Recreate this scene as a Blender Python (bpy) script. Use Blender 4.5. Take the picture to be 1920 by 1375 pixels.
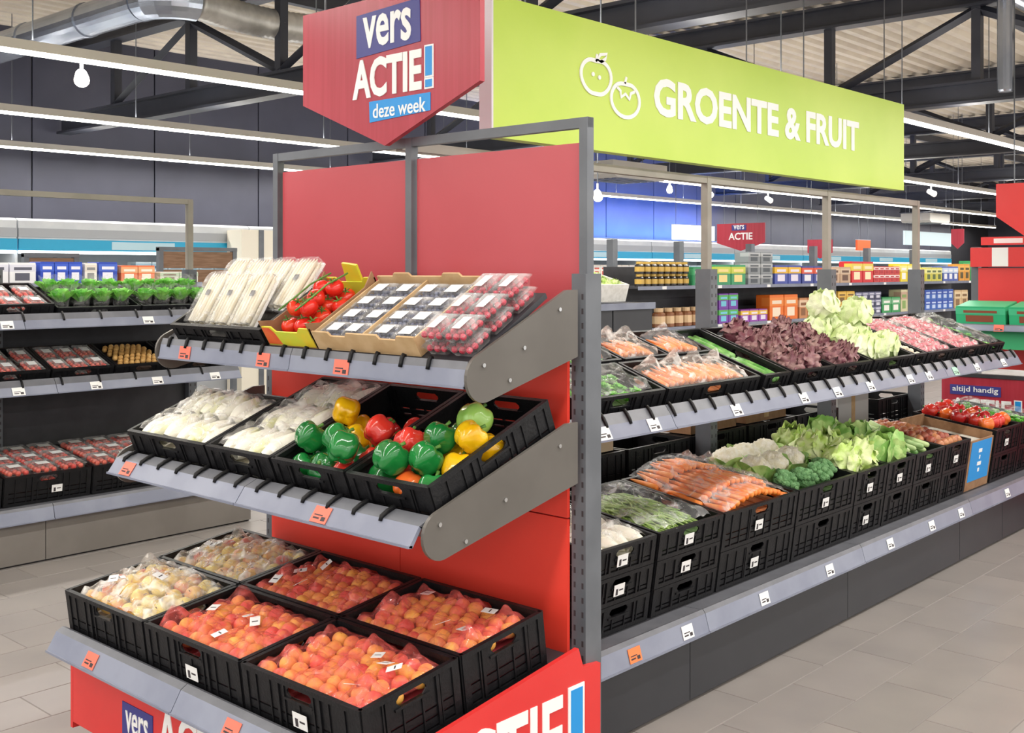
import bpy, bmesh, math, random
from mathutils import Matrix, Vector, noise

# ------------------------------------------------------------------ scene, camera, light
for _o in list(bpy.data.objects): bpy.data.objects.remove(_o)
SC = bpy.context.scene
COL = SC.collection
RN = random.Random(11)
PI = math.pi

camd = bpy.data.cameras.new('camera')
cam = bpy.data.objects.new('camera', camd); COL.objects.link(cam)
camd.sensor_width = 36.0; camd.lens = 2075/1920*36.0
camd.shift_y = -179.5/1920
camd.clip_end = 200
cam.location = (-3.014, -2.409, 1.85)
cam.rotation_euler = (PI/2, 0, math.radians(42.298-90))
SC.camera = cam

world = bpy.data.worlds.new('store_ambient'); SC.world = world
world.use_nodes = True
world.node_tree.nodes['Background'].inputs[0].default_value = (1.0, 0.98, 0.95, 1)
world.node_tree.nodes['Background'].inputs[1].default_value = 1.15

LED_Z = 3.4
LED_Y = (-7.0, -3.95, -0.9, 2.24, 5.38, 8.47, 11.5)
def area(name, loc, sx, sy, power, rot=(0, 0, 0), col=(1, .97, .93)):
    l = bpy.data.lights.new(name, 'AREA'); l.shape = 'RECTANGLE'; l.size = sx; l.size_y = sy
    l.energy = power; l.color = col
    o = bpy.data.objects.new(name, l); COL.objects.link(o); o.location = loc; o.rotation_euler = rot
    return o
for y in LED_Y:
    area('light_line_lamp', (15.0, y, LED_Z-.035), 46, .07, 470)
    area('light_line_uplight', (15.0, y, LED_Z+.085), 46, .07, 190, (PI, 0, 0))
SC.view_settings.view_transform = 'Standard'
SC.view_settings.look = 'None'
SC.view_settings.exposure = 0.38
SC.view_settings.gamma = 1.0
SC.view_settings.use_curve_mapping = False

# ------------------------------------------------------------------ materials
def lin(h):
    h = h.lstrip('#'); c = [int(h[i:i+2], 16)/255 for i in (0, 2, 4)]
    return tuple(x/12.92 if x <= .04045 else ((x+.055)/1.055)**2.4 for x in c)+(1,)
MATS = {}
def mat(name, c1, rough=.5, c2=None, scale=8, metal=0, bump=0, bscale=None, spec=.5, alpha=1, emit=0,
        lo=.4, hi=.6, rand=0, coat=0, stretch=None):
    if name in MATS: return MATS[name]
    m = bpy.data.materials.new(name); m.use_nodes = True
    nt = m.node_tree; n = nt.nodes; L = nt.links
    p = n['Principled BSDF']
    p.inputs['Base Color'].default_value = lin(c1); p.inputs['Roughness'].default_value = rough
    p.inputs['Metallic'].default_value = metal; p.inputs['Specular IOR Level'].default_value = spec
    p.inputs['Alpha'].default_value = alpha
    if coat: p.inputs['Coat Weight'].default_value = coat
    if emit:
        p.inputs['Emission Color'].default_value = lin(c1); p.inputs['Emission Strength'].default_value = emit
    tc = vec = None
    if c2 or bump:
        tc = n.new('ShaderNodeTexCoord'); vec = tc.outputs['Object']
        if stretch:
            mp = n.new('ShaderNodeMapping'); mp.inputs['Scale'].default_value = stretch
            L.new(vec, mp.inputs['Vector']); vec = mp.outputs['Vector']
    if c2:
        nz = n.new('ShaderNodeTexNoise'); nz.noise_dimensions = '4D'; nz.inputs['Scale'].default_value = scale
        nz.inputs['Detail'].default_value = 4
        L.new(vec, nz.inputs['Vector'])
        oi = n.new('ShaderNodeObjectInfo')
        mu = n.new('ShaderNodeMath'); mu.operation = 'MULTIPLY'; mu.inputs[1].default_value = 37
        L.new(oi.outputs['Random'], mu.inputs[0]); L.new(mu.outputs[0], nz.inputs['W'])
        mr = n.new('ShaderNodeMapRange'); mr.inputs[1].default_value = lo; mr.inputs[2].default_value = hi
        L.new(nz.outputs['Fac'], mr.inputs[0])
        fac = mr.outputs[0]
        if rand:
            ad = n.new('ShaderNodeMath'); ad.operation = 'MULTIPLY_ADD'; ad.inputs[1].default_value = rand
            su = n.new('ShaderNodeMath'); su.operation = 'SUBTRACT'; su.inputs[1].default_value = .5
            L.new(oi.outputs['Random'], su.inputs[0]); L.new(su.outputs[0], ad.inputs[0]); L.new(fac, ad.inputs[2])
            ad.use_clamp = True; fac = ad.outputs[0]
        mx = n.new('ShaderNodeMix'); mx.data_type = 'RGBA'
        mx.inputs['A'].default_value = lin(c1); mx.inputs['B'].default_value = lin(c2)
        L.new(fac, mx.inputs['Factor']); L.new(mx.outputs['Result'], p.inputs['Base Color'])
    if bump:
        bz = n.new('ShaderNodeTexNoise'); bz.inputs['Scale'].default_value = bscale or scale*4
        L.new(vec, bz.inputs['Vector'])
        bp = n.new('ShaderNodeBump'); bp.inputs['Strength'].default_value = bump; bp.inputs['Distance'].default_value = .01
        L.new(bz.outputs['Fac'], bp.inputs['Height']); L.new(bp.outputs['Normal'], p.inputs['Normal'])
    MATS[name] = m
    return m
def film_mat(name, col, a, rough=.12):
    """clear packaging film: mostly see-through, with a glossy skin and crinkles"""
    if name in MATS: return MATS[name]
    m = bpy.data.materials.new(name); m.use_nodes = True
    nt = m.node_tree; n = nt.nodes; L = nt.links
    p = n['Principled BSDF']; p.inputs['Base Color'].default_value = lin(col); p.inputs['Roughness'].default_value = rough
    p.inputs['Specular IOR Level'].default_value = .8
    tc = n.new('ShaderNodeTexCoord'); nz = n.new('ShaderNodeTexNoise'); nz.inputs['Scale'].default_value = 15
    nz.inputs['Detail'].default_value = 2; nz.inputs['Distortion'].default_value = 1.2
    L.new(tc.outputs['Object'], nz.inputs['Vector'])
    bp = n.new('ShaderNodeBump'); bp.inputs['Strength'].default_value = .45; bp.inputs['Distance'].default_value = .02
    L.new(nz.outputs['Fac'], bp.inputs['Height']); L.new(bp.outputs['Normal'], p.inputs['Normal'])
    mr = n.new('ShaderNodeMapRange'); mr.inputs[1].default_value = .45; mr.inputs[2].default_value = .7
    mr.inputs[3].default_value = a*.55; mr.inputs[4].default_value = min(1, a*2.4)
    L.new(nz.outputs['Fac'], mr.inputs[0]); L.new(mr.outputs[0], p.inputs['Alpha'])
    MATS[name] = m
    return m

M_BLACK = mat('crate_plastic', '0d0d10', .45, '141417', 30, bump=.15, bscale=90, spec=.32)
M_POST = mat('post_steel', '5d6167', .4, '666a70', 6)
M_POST_LIT = mat('post_steel_lit', '8f8a80', .45, '9a948a', 6)  # beige cast of the light on upper posts and bars, put into the colour
M_BRK = mat('bracket_steel', '5c5853', .38, '625e59', 4)
M_RAIL = mat('price_rail', '7d8294', .32, '888d9e', 5)
M_LIP = mat('rail_lip', '64666d', .4, '6e7077', 9)
M_DARK = mat('dark_deck', '2e2e33', .5, '35353a', 8)
M_BASE = mat('base_panel', '2e2f34', .42, '323338', 3)
M_BASEL = mat('base_panel_grey', '77726d', .42, '7e7974', 3)
M_REDP = mat('red_panel', 'b84850', .3, 'bc4c54', 2)  # pinkish reflections on the upper panels are put into the colour
M_REDL = mat('red_lower', 'fb4434', .45, 'fb4838', 2)  # brightened in the colour to offset the shade under the shelves
M_REDB = mat('red_board', 'd9302f', .4, 'dd3634', 3)
M_SIGN = mat('sign_red', 'a8283a', .38, 'b03042', 5, stretch=(9, 9, .3))
M_GREEN = mat('sign_green', 'b9d64a', .42, 'c3dc58', 1.2)
M_WHITE = mat('white_print', 'f4f4f2', .5)
M_NAVY = mat('navy_print', '3a3a86', .5)
M_SKY = mat('sky_print', '1f93dd', .5)
M_TAGR = mat('tag_orange', 'f4755f', .5)
M_TAGO = mat('tag_bright_orange', 'f58448', .5)
M_TAGW = mat('tag_white', 'efefee', .5)
M_TAGG = mat('tag_green', 'a9d8bd', .5)
M_INK = mat('ink', '3a3336', .6)
M_CHROME = mat('screw', 'cfcfcf', .25, metal=1)
M_CARD = mat('cardboard', 'c9aa80', .8, 'bd9c70', 14, bump=.1)
M_CARDD = mat('cardboard_brown', '9b7656', .8, '8a6647', 14, bump=.1)
M_FILM = film_mat('clear_film', 'ffffff', .16)
M_FILMW = film_mat('milky_film', 'fffdf8', .26)
M_FILMR = film_mat('red_net_film', 'f0706a', .24)
M_STEM = mat('stem_green', '5f8f3a', .5, '47752b', 30)

# ------------------------------------------------------------------ mesh helpers
T = Matrix.Translation
def RX(d): return Matrix.Rotation(math.radians(d), 4, 'X')
def RY(d): return Matrix.Rotation(math.radians(d), 4, 'Y')
def RZ(d): return Matrix.Rotation(math.radians(d), 4, 'Z')
def SCL(x, y=None, z=None):
    y = x if y is None else y; z = x if z is None else z
    return Matrix.Diagonal((x, y, z, 1))
class MB:
    def __init__(s): s.v = []; s.f = []; s.m = []
    def add(s, vs, fs, mi=0, M=None):
        o = len(s.v)
        s.v += [tuple(M @ Vector(p)) for p in vs] if M is not None else [tuple(p) for p in vs]
        s.f += [tuple(i+o for i in f) for f in fs]; s.m += [mi]*len(fs)
        return s
    def box(s, a, b, mi=0, M=None):
        x0, y0, z0 = a; x1, y1, z1 = b
        return s.add([(x0,y0,z0),(x1,y0,z0),(x1,y1,z0),(x0,y1,z0),(x0,y0,z1),(x1,y0,z1),(x1,y1,z1),(x0,y1,z1)],
                     [(0,3,2,1),(4,5,6,7),(0,1,5,4),(1,2,6,5),(2,3,7,6),(3,0,4,7)], mi, M)
    def prism(s, poly, h0, h1, ax='z', mi=0, M=None):
        k = len(poly)
        if ax == 'x': P = lambda p, h: (h, p[0], p[1])
        elif ax == 'y': P = lambda p, h: (p[0], h, p[1])
        else: P = lambda p, h: (p[0], p[1], h)
        vs = [P(p, h0) for p in poly]+[P(p, h1) for p in poly]
        fs = [tuple(range(k))[::-1], tuple(range(k, 2*k))]+[(i, (i+1) % k, (i+1) % k+k, i+k) for i in range(k)]
        return s.add(vs, fs, mi, M)
    def tube(s, path, r, n=8, mi=0, M=None):
        path = [Vector(p) for p in path]; k = len(path)
        rs = r if isinstance(r, (list, tuple)) else [r]*k
        vs = []; up = Vector((0, 0, 1))
        for i, p in enumerate(path):
            d = (path[min(i+1, k-1)]-path[max(i-1, 0)]).normalized()
            a = d.cross(up)
            if a.length < 1e-3: a = d.cross(Vector((1, 0, 0)))
            a.normalize(); b = d.cross(a)
            for j in range(n):
                t = 2*PI*j/n; vs.append(p+rs[i]*(math.cos(t)*a+math.sin(t)*b))
        fs = [(i*n+j, i*n+(j+1) % n, (i+1)*n+(j+1) % n, (i+1)*n+j) for i in range(k-1) for j in range(n)]
        fs += [tuple(range(n))[::-1], tuple(range((k-1)*n, k*n))]
        return s.add(vs, fs, mi, M)
    def grid(s, nu, nv, fn, mi=0, wrap=False, M=None):
        vs = [fn(i/(nu if wrap else nu-1), j/(nv-1)) for j in range(nv) for i in range(nu)]
        fs = []
        for j in range(nv-1):
            for i in range(nu if wrap else nu-1):
                a = j*nu+i; b = j*nu+(i+1) % nu
                fs.append((a, b, b+nu, a+nu))
        return s.add(vs, fs, mi, M)
    def blob(s, R, nu=16, nv=10, fn=None, mi=0, M=None):
        def P(u, v):
            ph = 2*PI*u; th = PI*(1-v)
            d = Vector((math.sin(th)*math.cos(ph), math.sin(th)*math.sin(ph), math.cos(th)))
            return d*R*(fn(th, ph, d) if fn else 1)
        return s.grid(nu, nv, P, mi, True, M)
    def mesh(s, name, mats, smooth=False, fix=True):
        me = bpy.data.meshes.new(name); me.from_pydata(s.v, [], s.f)
        mats = mats if isinstance(mats, (list, tuple)) else [mats]
        for m in mats: me.materials.append(m)
        me.polygons.foreach_set('material_index', s.m)
        if smooth: me.polygons.foreach_set('use_smooth', [True]*len(s.f))
        if fix:
            bm = bmesh.new(); bm.from_mesh(me)
            bmesh.ops.remove_doubles(bm, verts=bm.verts, dist=1e-6)
            bmesh.ops.recalc_face_normals(bm, faces=bm.faces)
            bm.to_mesh(me); bm.free()
        me.update()
        return me
def ob(name, me, parent=None, M=None):
    o = bpy.data.objects.new(name, me); COL.objects.link(o)
    if parent is not None: o.parent = parent
    if M is not None: o.matrix_basis = M
    return o
def tag(o, label, cat, group=None):
    o['label'] = label; o['category'] = cat
    if group: o['group'] = group
    return o
def thing(name, label, cat, M=None, group=None):
    o = ob(name, None, None, M); o.empty_display_size = .05
    return tag(o, label, cat, group)
def struct(o): o['kind'] = 'structure'; return o
def stuff(o): o['kind'] = 'stuff'; return o
MESH = {}
def cached(key, fn):
    if key not in MESH: MESH[key] = fn()
    return MESH[key]
def put(root, M, label=None, group=None):
    """copy of a thing with its parts and sub-parts"""
    r = root.copy(); COL.objects.link(r); r.matrix_basis = M
    if label: r['label'] = label
    if group: r['group'] = group
    for ch in PROTO_KIDS.get(root.name, []):
        c = ch.copy(); COL.objects.link(c); c.parent = r
    return r
PROTO_KIDS = {}
def text_mesh(txt, size, depth, m, sx=1.0, bold=0.0, align='LEFT'):
    cu = bpy.data.curves.new('lettering', 'FONT'); cu.body = txt; cu.size = size; cu.extrude = depth/2
    cu.offset = bold; cu.align_x = align; cu.resolution_u = 3
    o = bpy.data.objects.new('lettering', cu); COL.objects.link(o)
    dg = bpy.context.evaluated_depsgraph_get()
    me = bpy.data.meshes.new_from_object(o.evaluated_get(dg))
    bpy.data.objects.remove(o); bpy.data.curves.remove(cu)
    me.transform(SCL(sx, 1, 1)); me.materials.clear(); me.materials.append(m)
    return me
def text_w(me):
    xs = [v.co.x for v in me.vertices]; return min(xs), max(xs)
def text_fit(txt, height, width, m, bold=.02, depth=.004):
    """lettering scaled to a height (of its capitals) and a width; origin at lower left"""
    me = text_mesh(txt, 1.0, .01, m, 1, bold)
    xs = [v.co.x for v in me.vertices]; ys = [v.co.y for v in me.vertices]
    me.transform(T((-min(xs), -min(ys), 0)))
    me.transform(SCL(width/(max(xs)-min(xs)), height/(max(ys)-min(ys)), depth/.01))
    return me
# ------------------------------------------------------------------ the building shell
X0, X1, Y0, Y1 = -12.0, 40.0, -14.0, 12.6
DECK_Z = 5.08
M_TILE = mat('floor_tile', '98928e', .34, '8c8784', 2.5, lo=.3, hi=.7, rand=.25)
M_GROUT = mat('floor_grout', '8a8580', .6, '827d78', 6)
flo = struct(ob('floor', MB().box((X0, Y0, -.2), (X1, Y1, -.004)).mesh('floor', M_GROUT)))
TW, TD = .6, .3
tile = MB(); g = .0016
tile.add([(g,g,-.004),(TW-g,g,-.004),(TW-g,TD-g,-.004),(g,TD-g,-.004),
          (g+.002,g+.002,0),(TW-g-.002,g+.002,0),(TW-g-.002,TD-g-.002,0),(g+.002,TD-g-.002,0)],
         [(4,5,6,7),(0,1,5,4),(1,2,6,5),(2,3,7,6),(3,0,4,7)])
tile_me = tile.mesh('tile', M_TILE, fix=False)
rest = MB(); near = []
cb, sb = math.cos(math.radians(42.298)), math.sin(math.radians(42.298))
iy = 0; y = -6.0
while y < 12.3:
    x = -6.0-(iy % 2)*TW/2
    while x < 26:
        cx, cy = x+TW/2-cam.location.x, y+TD/2-cam.location.y
        F = cx*cb+cy*sb; Rr = cx*sb-cy*cb
        vis = False
        if F > .5:
            u = 960+2075*Rr/F; v = 508+2075*1.85/F
            covered = (-1.0 < x and .25 < y < 1.75) or (x < 1.5 and y > 4.5) or (y > 4.6)
            covered = covered or (x > .2 and y > .25)
            vis = -60 < u < 1980 and v < 1500 and not covered
        if vis: near.append((F, x, y))
        elif F > -3:
            rest.add([v_.co for v_ in tile_me.vertices], [tuple(p.vertices) for p in tile_me.polygons], 0, T((x, y, 0)))
        x += TW
    y += TD; iy += 1
near.sort()
for k, (F, x, y) in enumerate(near):
    if k < 300: ob('tile', tile_me, flo, T((x, y, 0)))
    else: rest.add([v_.co for v_ in tile_me.vertices], [tuple(p.vertices) for p in tile_me.polygons], 0, T((x, y, 0)))
stuff(ob('tile_field', rest.mesh('tile_field', M_TILE, fix=False), flo))

M_ROOF = mat('roof_deck', 'cfc4b2', .5, 'c3b8a8', 3)
prof = []; y = Y0; P = .25
while y < Y1:
    prof += [(y, DECK_Z), (y+.10, DECK_Z), (y+.14, DECK_Z+.06), (y+.21, DECK_Z+.06)]
    y += P
cm = MB(); k = len(prof)
cm.add([(X0, p[0], p[1]) for p in prof]+[(X1, p[0], p[1]) for p in prof], [(i, i+1, i+1+k, i+k) for i in range(k-1)])
cm.box((X0, Y0, DECK_Z+.07), (X1, Y1, DECK_Z+.12))
struct(ob('ceiling', cm.mesh('ceiling', M_ROOF)))

M_WALL = mat('wall_cladding', '3a3b49', .5, '40414f', 1.5)
WY = 12.35
wb = struct(ob('wall_back', MB().box((X0, WY, 0), (X1, WY+.2, DECK_Z+.05)).mesh('wall_back', mat('wall_joint', '26262c', .7))))
pan = MB().box((.012, -.03, 0), (1.79, 0, DECK_Z)).mesh('wall_panel', M_WALL)
for i in range(20): ob('wall_panel', pan, wb, T((.02+1.8*i, WY-.001, 0)))
struct(ob('wall_right', MB().box((X1-.2, Y0, 0), (X1, WY, DECK_Z+.05)).mesh('wall_right', M_WALL)))

# ------------------------------------------------------------------ roof trusses
M_TRUSS = mat('truss_steel', '2b2d36', .45, '31333c', 3)
def ibeam(mb, x, z0, z1, ya, yb, w=.2, t=.03):
    mb.box((x-w/2, ya, z0), (x+w/2, yb, z0+t)); mb.box((x-w/2, ya, z1-t), (x+w/2, yb, z1))
    mb.box((x-.03, ya, z0+t), (x+.03, yb, z1-t)); return mb
YA, YB = -12.0, 12.2
tm = {}
tm['bottom'] = ibeam(MB(), 0, 3.7, 3.95, YA, YB).mesh('bottom_chord', M_TRUSS)
tm['top'] = ibeam(MB(), 0, 4.77, 5.04, YA, YB, .22).mesh('top_chord', M_TRUSS)
tm['post'] = MB().box((-.05, -.05, 3.95), (.05, .05, 4.77)).mesh('web_post', M_TRUSS)
tm['d1'] = MB().tube([(0, 0, 3.97), (0, 1.75, 4.75)], .055, 4).mesh('web_diagonal', M_TRUSS)
tm['d2'] = MB().tube([(0, 0, 4.75), (0, 1.75, 3.97)], .055, 4).mesh('web_diagonal', M_TRUSS)
tlab = ['black steel roof truss that the silver air duct passes under', 'black steel roof truss above the far end of the green banner',
        'black steel roof truss beyond the green banner', 'black steel roof truss over the middle grocery aisles',
        'black steel roof truss deep in the store over the fridges', 'black steel roof truss farthest back before the end wall']
for i, x in enumerate((4.0, 9.5, 15.0, 20.5, 26.0, 31.5)):
    t = thing('roof_truss', tlab[i], 'truss', T((x, 0, 0)))
    ob('bottom_chord', tm['bottom'], t); ob('top_chord', tm['top'], t)
    for j in range(14):
        yy = YA+1.75*j+.02
        ob('web_post', tm['post'], t, T((0, yy, 0)))
        if j < 13: ob('web_diagonal', tm['d1' if j % 2 else 'd2'], t, T((0, yy, 0)))
# purlins between the trusses, along the roof
for y, lb in ((2.2, 'black steel purlin under the roof above the green banner'), (7.9, 'black steel purlin under the roof beside the flexible duct')):
    pm = MB().box((X0+1, y-.05, 4.88), (X1-1, y+.05, 5.06)); tag(ob('roof_purlin', pm.mesh('roof_purlin', M_TRUSS)), lb, 'purlin')

# ------------------------------------------------------------------ light lines
M_HOUS = mat('lamp_housing', 'd8d4cc', .4)
M_LED = mat('led_diffuser', 'fffaf2', .5, emit=7)
names = {-.9: 'white light line over the aisle in front of the long vegetable gondola', 2.24: 'white light line that runs behind the green banner',
         5.38: 'white light line over the herb and nut gondola with the bright spotlight', 8.47: 'white light line second from the dark back wall',
         11.5: 'white light line nearest the dark back wall', -3.95: 'white light line over the tiled floor by the aisle', -7.0: 'white light line farthest from the dark back wall'}
for y in LED_Y:
    t = thing('light_line', names[y], 'light', T((0, y, LED_Z)))
    ob('housing', MB().box((-8, -.05, 0), (38, .05, .07)).mesh('housing', M_HOUS), t)
    ob('diffuser', MB().prism([(-.042, 0), (.042, 0), (.034, -.022), (-.034, -.022)], -8, 38, 'x').mesh('diffuser', M_LED), t)
    wm = MB()
    for i in range(19): wm.box((-7+2.5*i-.004, -.004, .07), (-7+2.5*i+.004, .004, DECK_Z-LED_Z-.02))
    stuff(ob('hanger_wires', wm.mesh('hanger_wires', M_POST), t))

def spot_mesh():
    b = MB(); b.tube([(0, 0, 0), (0, 0, -.09)], .012, 8)
    b.tube([(0, .06, -.10), (0, -.085, -.165)], [.042, .055], 14)
    return b.mesh('spot_body', mat('spot_white', 'e9e7e2', .35), False)
def spot(p, on, label, rz=0, rod=0):
    t = thing('spotlight', label, 'spotlight', T(p) @ RZ(rz))
    if rod: ob('rod', MB().tube([(0, 0, 0), (0, 0, rod)], .008, 6).mesh('rod', M_POST), t)
    ob('spot_body', cached('spotb', spot_mesh), t)
    lm = cached(('spotl', on), lambda: MB().tube([(0, -.0855, -.1652), (0, -.090, -.1672)], [.046, .044], 14).mesh('lens', mat('spot_on', 'fff1d6', .4, emit=140) if on else mat('spot_dim', 'fff6ea', .4, emit=1.5)))
    ob('lens', lm, t)
    if on:
        l = bpy.data.lights.new('spotlight_lamp', 'SPOT'); l.energy = 60; l.spot_size = math.radians(70); l.color = (1, .9, .75); l.shadow_soft_size = .04
        lo = bpy.data.objects.new('spotlight_lamp', l); COL.objects.link(lo); lo.parent = t
        lo.location = (0, -.10, -.172); lo.rotation_euler = (math.radians(66), 0, 0)
spot((.86, 5.38, 3.4), True, 'glaring white spotlight on the light line over the herb gondola', -25)
spot((13.0, 8.47, 3.4), True, 'glaring spotlight between red endcap and first shelf post', -55)
spot((7.0, 5.38, 2.85), True, 'glaring low spotlight close beside the red endcap post', -48, .55)
spot((14.25, 8.47, 3.38), False, 'unlit white spotlight just past the first gondola post', -20)
spot((16.4, 8.47, 3.38), False, 'unlit white spotlight hanging just before the second gondola post', -20)
spot((16.7, 5.38, 3.38), False, 'unlit white spotlight beyond the far end of the green banner', -20)

# ------------------------------------------------------------------ ducts
M_DUCT = mat('duct_metal', 'b4bac4', .26, 'a2a9b6', 3, metal=.85)
M_FLEX = mat('duct_foil', 'd0cdc6', .35, 'b4b1aa', 5, metal=.45)
t = thing('air_duct', 'round galvanised air duct with elbow beneath the roof', 'duct', T((2.66, 7.35, 4.52)))
dm = MB().tube([(0, 4.6, 0), (0, .35, 0)], .175, 24)
for yy in (.36, 1.5, 2.9, 4.2): dm.tube([(0, yy, 0), (0, yy+.05, 0)], .187, 24)
ob('straight_duct', dm.mesh('straight_duct', M_DUCT), t)
pe = [(.0+.36*(1-math.cos(a)), .35-.36*math.sin(a), 0) for a in [i*PI/2/5 for i in range(6)]]
ob('elbow', MB().tube([(0, .36, 0)]+pe[1:], .185, 24).mesh('elbow', M_DUCT), t)
path = []; rr = []
for i in range(60):
    s_ = i/59; path.append((.36+1.9*s_, -.01+.05*math.sin(s_*4), -.05*math.sin(s_*PI))); rr.append(.15+(.014 if i % 2 else 0))
ob('flexible_duct', MB().tube(path, rr, 20).mesh('flexible_duct', M_FLEX, True), t)
t = thing('vent_pipe', 'grey vertical vent pipe hanging below the roof', 'pipe', T((9.2, 1.62, 3.75)))
pb = MB().tube([(0, 0, .02), (0, 0, 1.15)], .085, 16); pb.tube([(0, 0, .0), (0, 0, .06)], [.07, .085], 16)
ob('pipe', pb.mesh('pipe', M_DUCT), t)
ob('cross_duct', MB().tube([(-.7, .0, 1.2), (1.0, 0, 1.2)], .2, 20).mesh('cross_duct', M_DUCT), t)
# air units hung under the ceiling
for (x, y, z, lb) in ((10.8, 7.9, 3.25, 'white ceiling cassette unit above the first gondola post'), (27.0, 9.6, 3.15, 'pale ceiling unit far beyond the third gondola post')):
    t = thing('air_unit', lb, 'air unit', T((x, y, z)))
    ob('case', MB().prism([(-.7, .25), (.7, .25), (.7, .05), (.6, 0), (-.6, 0), (-.7, .05)], -.4, .4, 'y').mesh('case', M_HOUS), t)
    gm = MB()
    for i in range(5): gm.box((-.5, -.3+.14*i, -.008), (.5, -.22+.14*i, .0))
    ob('grille', gm.mesh('grille', M_POST), t)
    wm = MB()
    for sx in (-.6, .6): wm.box((sx-.006, -.006, .25), (sx+.006, .006, DECK_Z-z-.02))
    stuff(ob('hanger_wires', wm.mesh('hanger_wires', M_POST), t))
# ------------------------------------------------------------------ crates
def crate_panel(L, h):
    def mk():
        b = MB(); hw = min(.06, L*.16); e = L/2
        b.box((-e, -.005, h-.016), (e, .012, h))                       # rim
        b.box((-e, -.004, 0), (e, .012, .018))                         # foot rail
        for s in (-1, 1):
            b.box((min(s*e, s*(e-.028)), -.0045, .018), (max(s*e, s*(e-.028)), .012, h-.016))   # corner post
            a0, a1 = sorted((s*hw, s*(e-.028)))
            b.box((a0, 0, h-.052), (a1, .006, h-.016))                   # band beside the handle hole
            c0, c1 = sorted((s*hw, s*(hw-.016)))
            b.add([(s*hw, 0, h-.016), (s*(hw-.016), 0, h-.016), (s*hw, 0, h-.03), (s*hw, .006, h-.016), (s*(hw-.016), .006, h-.016), (s*hw, .006, h-.03)],
                  [(0, 1, 2), (5, 4, 3), (0, 3, 4, 1), (1, 4, 5, 2)])
            b.add([(s*hw, 0, h-.052), (s*(hw-.016), 0, h-.052), (s*hw, 0, h-.038), (s*hw, .006, h-.052), (s*(hw-.016), .006, h-.052), (s*hw, .006, h-.038)],
                  [(0, 1, 2), (5, 4, 3), (0, 3, 4, 1), (1, 4, 5, 2)])
        b.box((-hw-.01, -.005, h-.06), (hw+.01, .009, h-.052))          # lip under the hole
        n = 4 if h > .16 else 3
        z0, z1 = .018, h-.052; st = (z1-z0)/n
        for i in range(n): b.box((-e+.028, 0, z0+st*i+(.006 if i < n-1 else 0)), (e-.028, .006, z0+st*(i+1)))
        k = max(2, int(L/.07)); 
        for i in range(1, k):
            x = -e+L*i/k
            if abs(x) < hw+.012: b.box((x-.003, -.004, .018), (x+.003, .004, h-.062))
            else: b.box((x-.003, -.004, .018), (x+.003, .004, h-.016))
        for x in (-hw*1.7, hw*1.7):
            b.box((x-.006, -.006, .018), (x+.006, .004, h-.016))
        return b.mesh('side_panel', M_BLACK)
    return cached(('cp', round(L, 3), round(h, 3)), mk)
def crate_base(w, d):
    def mk():
        b = MB(); b.box((-w/2+.008, .008, .004), (w/2-.008, d-.008, .012))
        return b.mesh('base_panel', M_BLACK)
    return cached(('cb', round(w, 3), round(d, 3)), mk)
def note_mesh():
    b = MB(); b.box((0, -.0015, 0), (.07, 0, .048)); b.box((.012, -.002, .004), (.026, -.0014, .03), 1); b.box((.034, -.002, .02), (.06, -.0014, .026), 1)
    return b.mesh('label_card', [M_TAGW, M_INK])
def crate(M, w, d, h, label, group=None, note=None, cat='crate'):
    t = thing('produce_crate', label, cat, M, group)
    w -= .012; d -= .012
    ob('base_panel', crate_base(w, d), t)
    f = crate_panel(w, h); s = crate_panel(d-.002, h)
    ob('side_panel', f, t); ob('side_panel', f, t, T((0, d, 0)) @ RZ(180))
    ob('side_panel', s, t, T((w/2, d/2, 0)) @ RZ(90)); ob('side_panel', s, t, T((-w/2, d/2, 0)) @ RZ(-90))
    if note is not None: ob('label_card', cached('note', note_mesh), t, T((note, -.008, h*.3)))
    return t

# ------------------------------------------------------------------ tilted shelves with price rails
def tag_mesh(m):
    def mk():
        b = MB(); b.box((-.04, 0, 0), (.04, .056, .002)); b.box((-.03, .012, .0018), (.0, .018, .0026), 1); b.box((-.03, .024, .0018), (.012, .028, .0026), 1)
        b.box((.01, .008, .0018), (.03, .022, .0026), 1)
        return b.mesh('price_tag', [m, M_INK])
    return cached(('tag', m.name), mk)
def hook_mesh(prof):
    def mk():
        (o0, z0), (o1, z1), (o2, z2) = prof
        b = MB(); b.tube([(0, -o1-.006, z1-.008), (0, -o1-.002, z1+.006), (0, -(o0+o1)/2-.004, (z0+z1)/2+.008), (0, -o0-.002, z0+.006), (0, -o0+.006, z0+.002)], .0075, 6)
        return b.mesh('divider_hook', M_BLACK, True)
    return cached(('hook', tuple(prof)), mk)
def plate(cy, cz, r, yr, zt, zb):
    """bracket outline: round nose in front, straight back edge"""
    pts = []
    at = math.atan2(zt-cz-r*.4, yr-cy); a0 = at+PI/2
    ab = math.atan2(zb-cz+r*.4, yr-cy); a1 = ab-PI/2+2*PI
    for i in range(13):
        a = a0+(a1-a0)*i/12; pts.append((cy+r*math.cos(a), cz+r*math.sin(a)))
    return pts+[(yr, zb), (yr, zt), (yr-.06, zt)]
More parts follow.
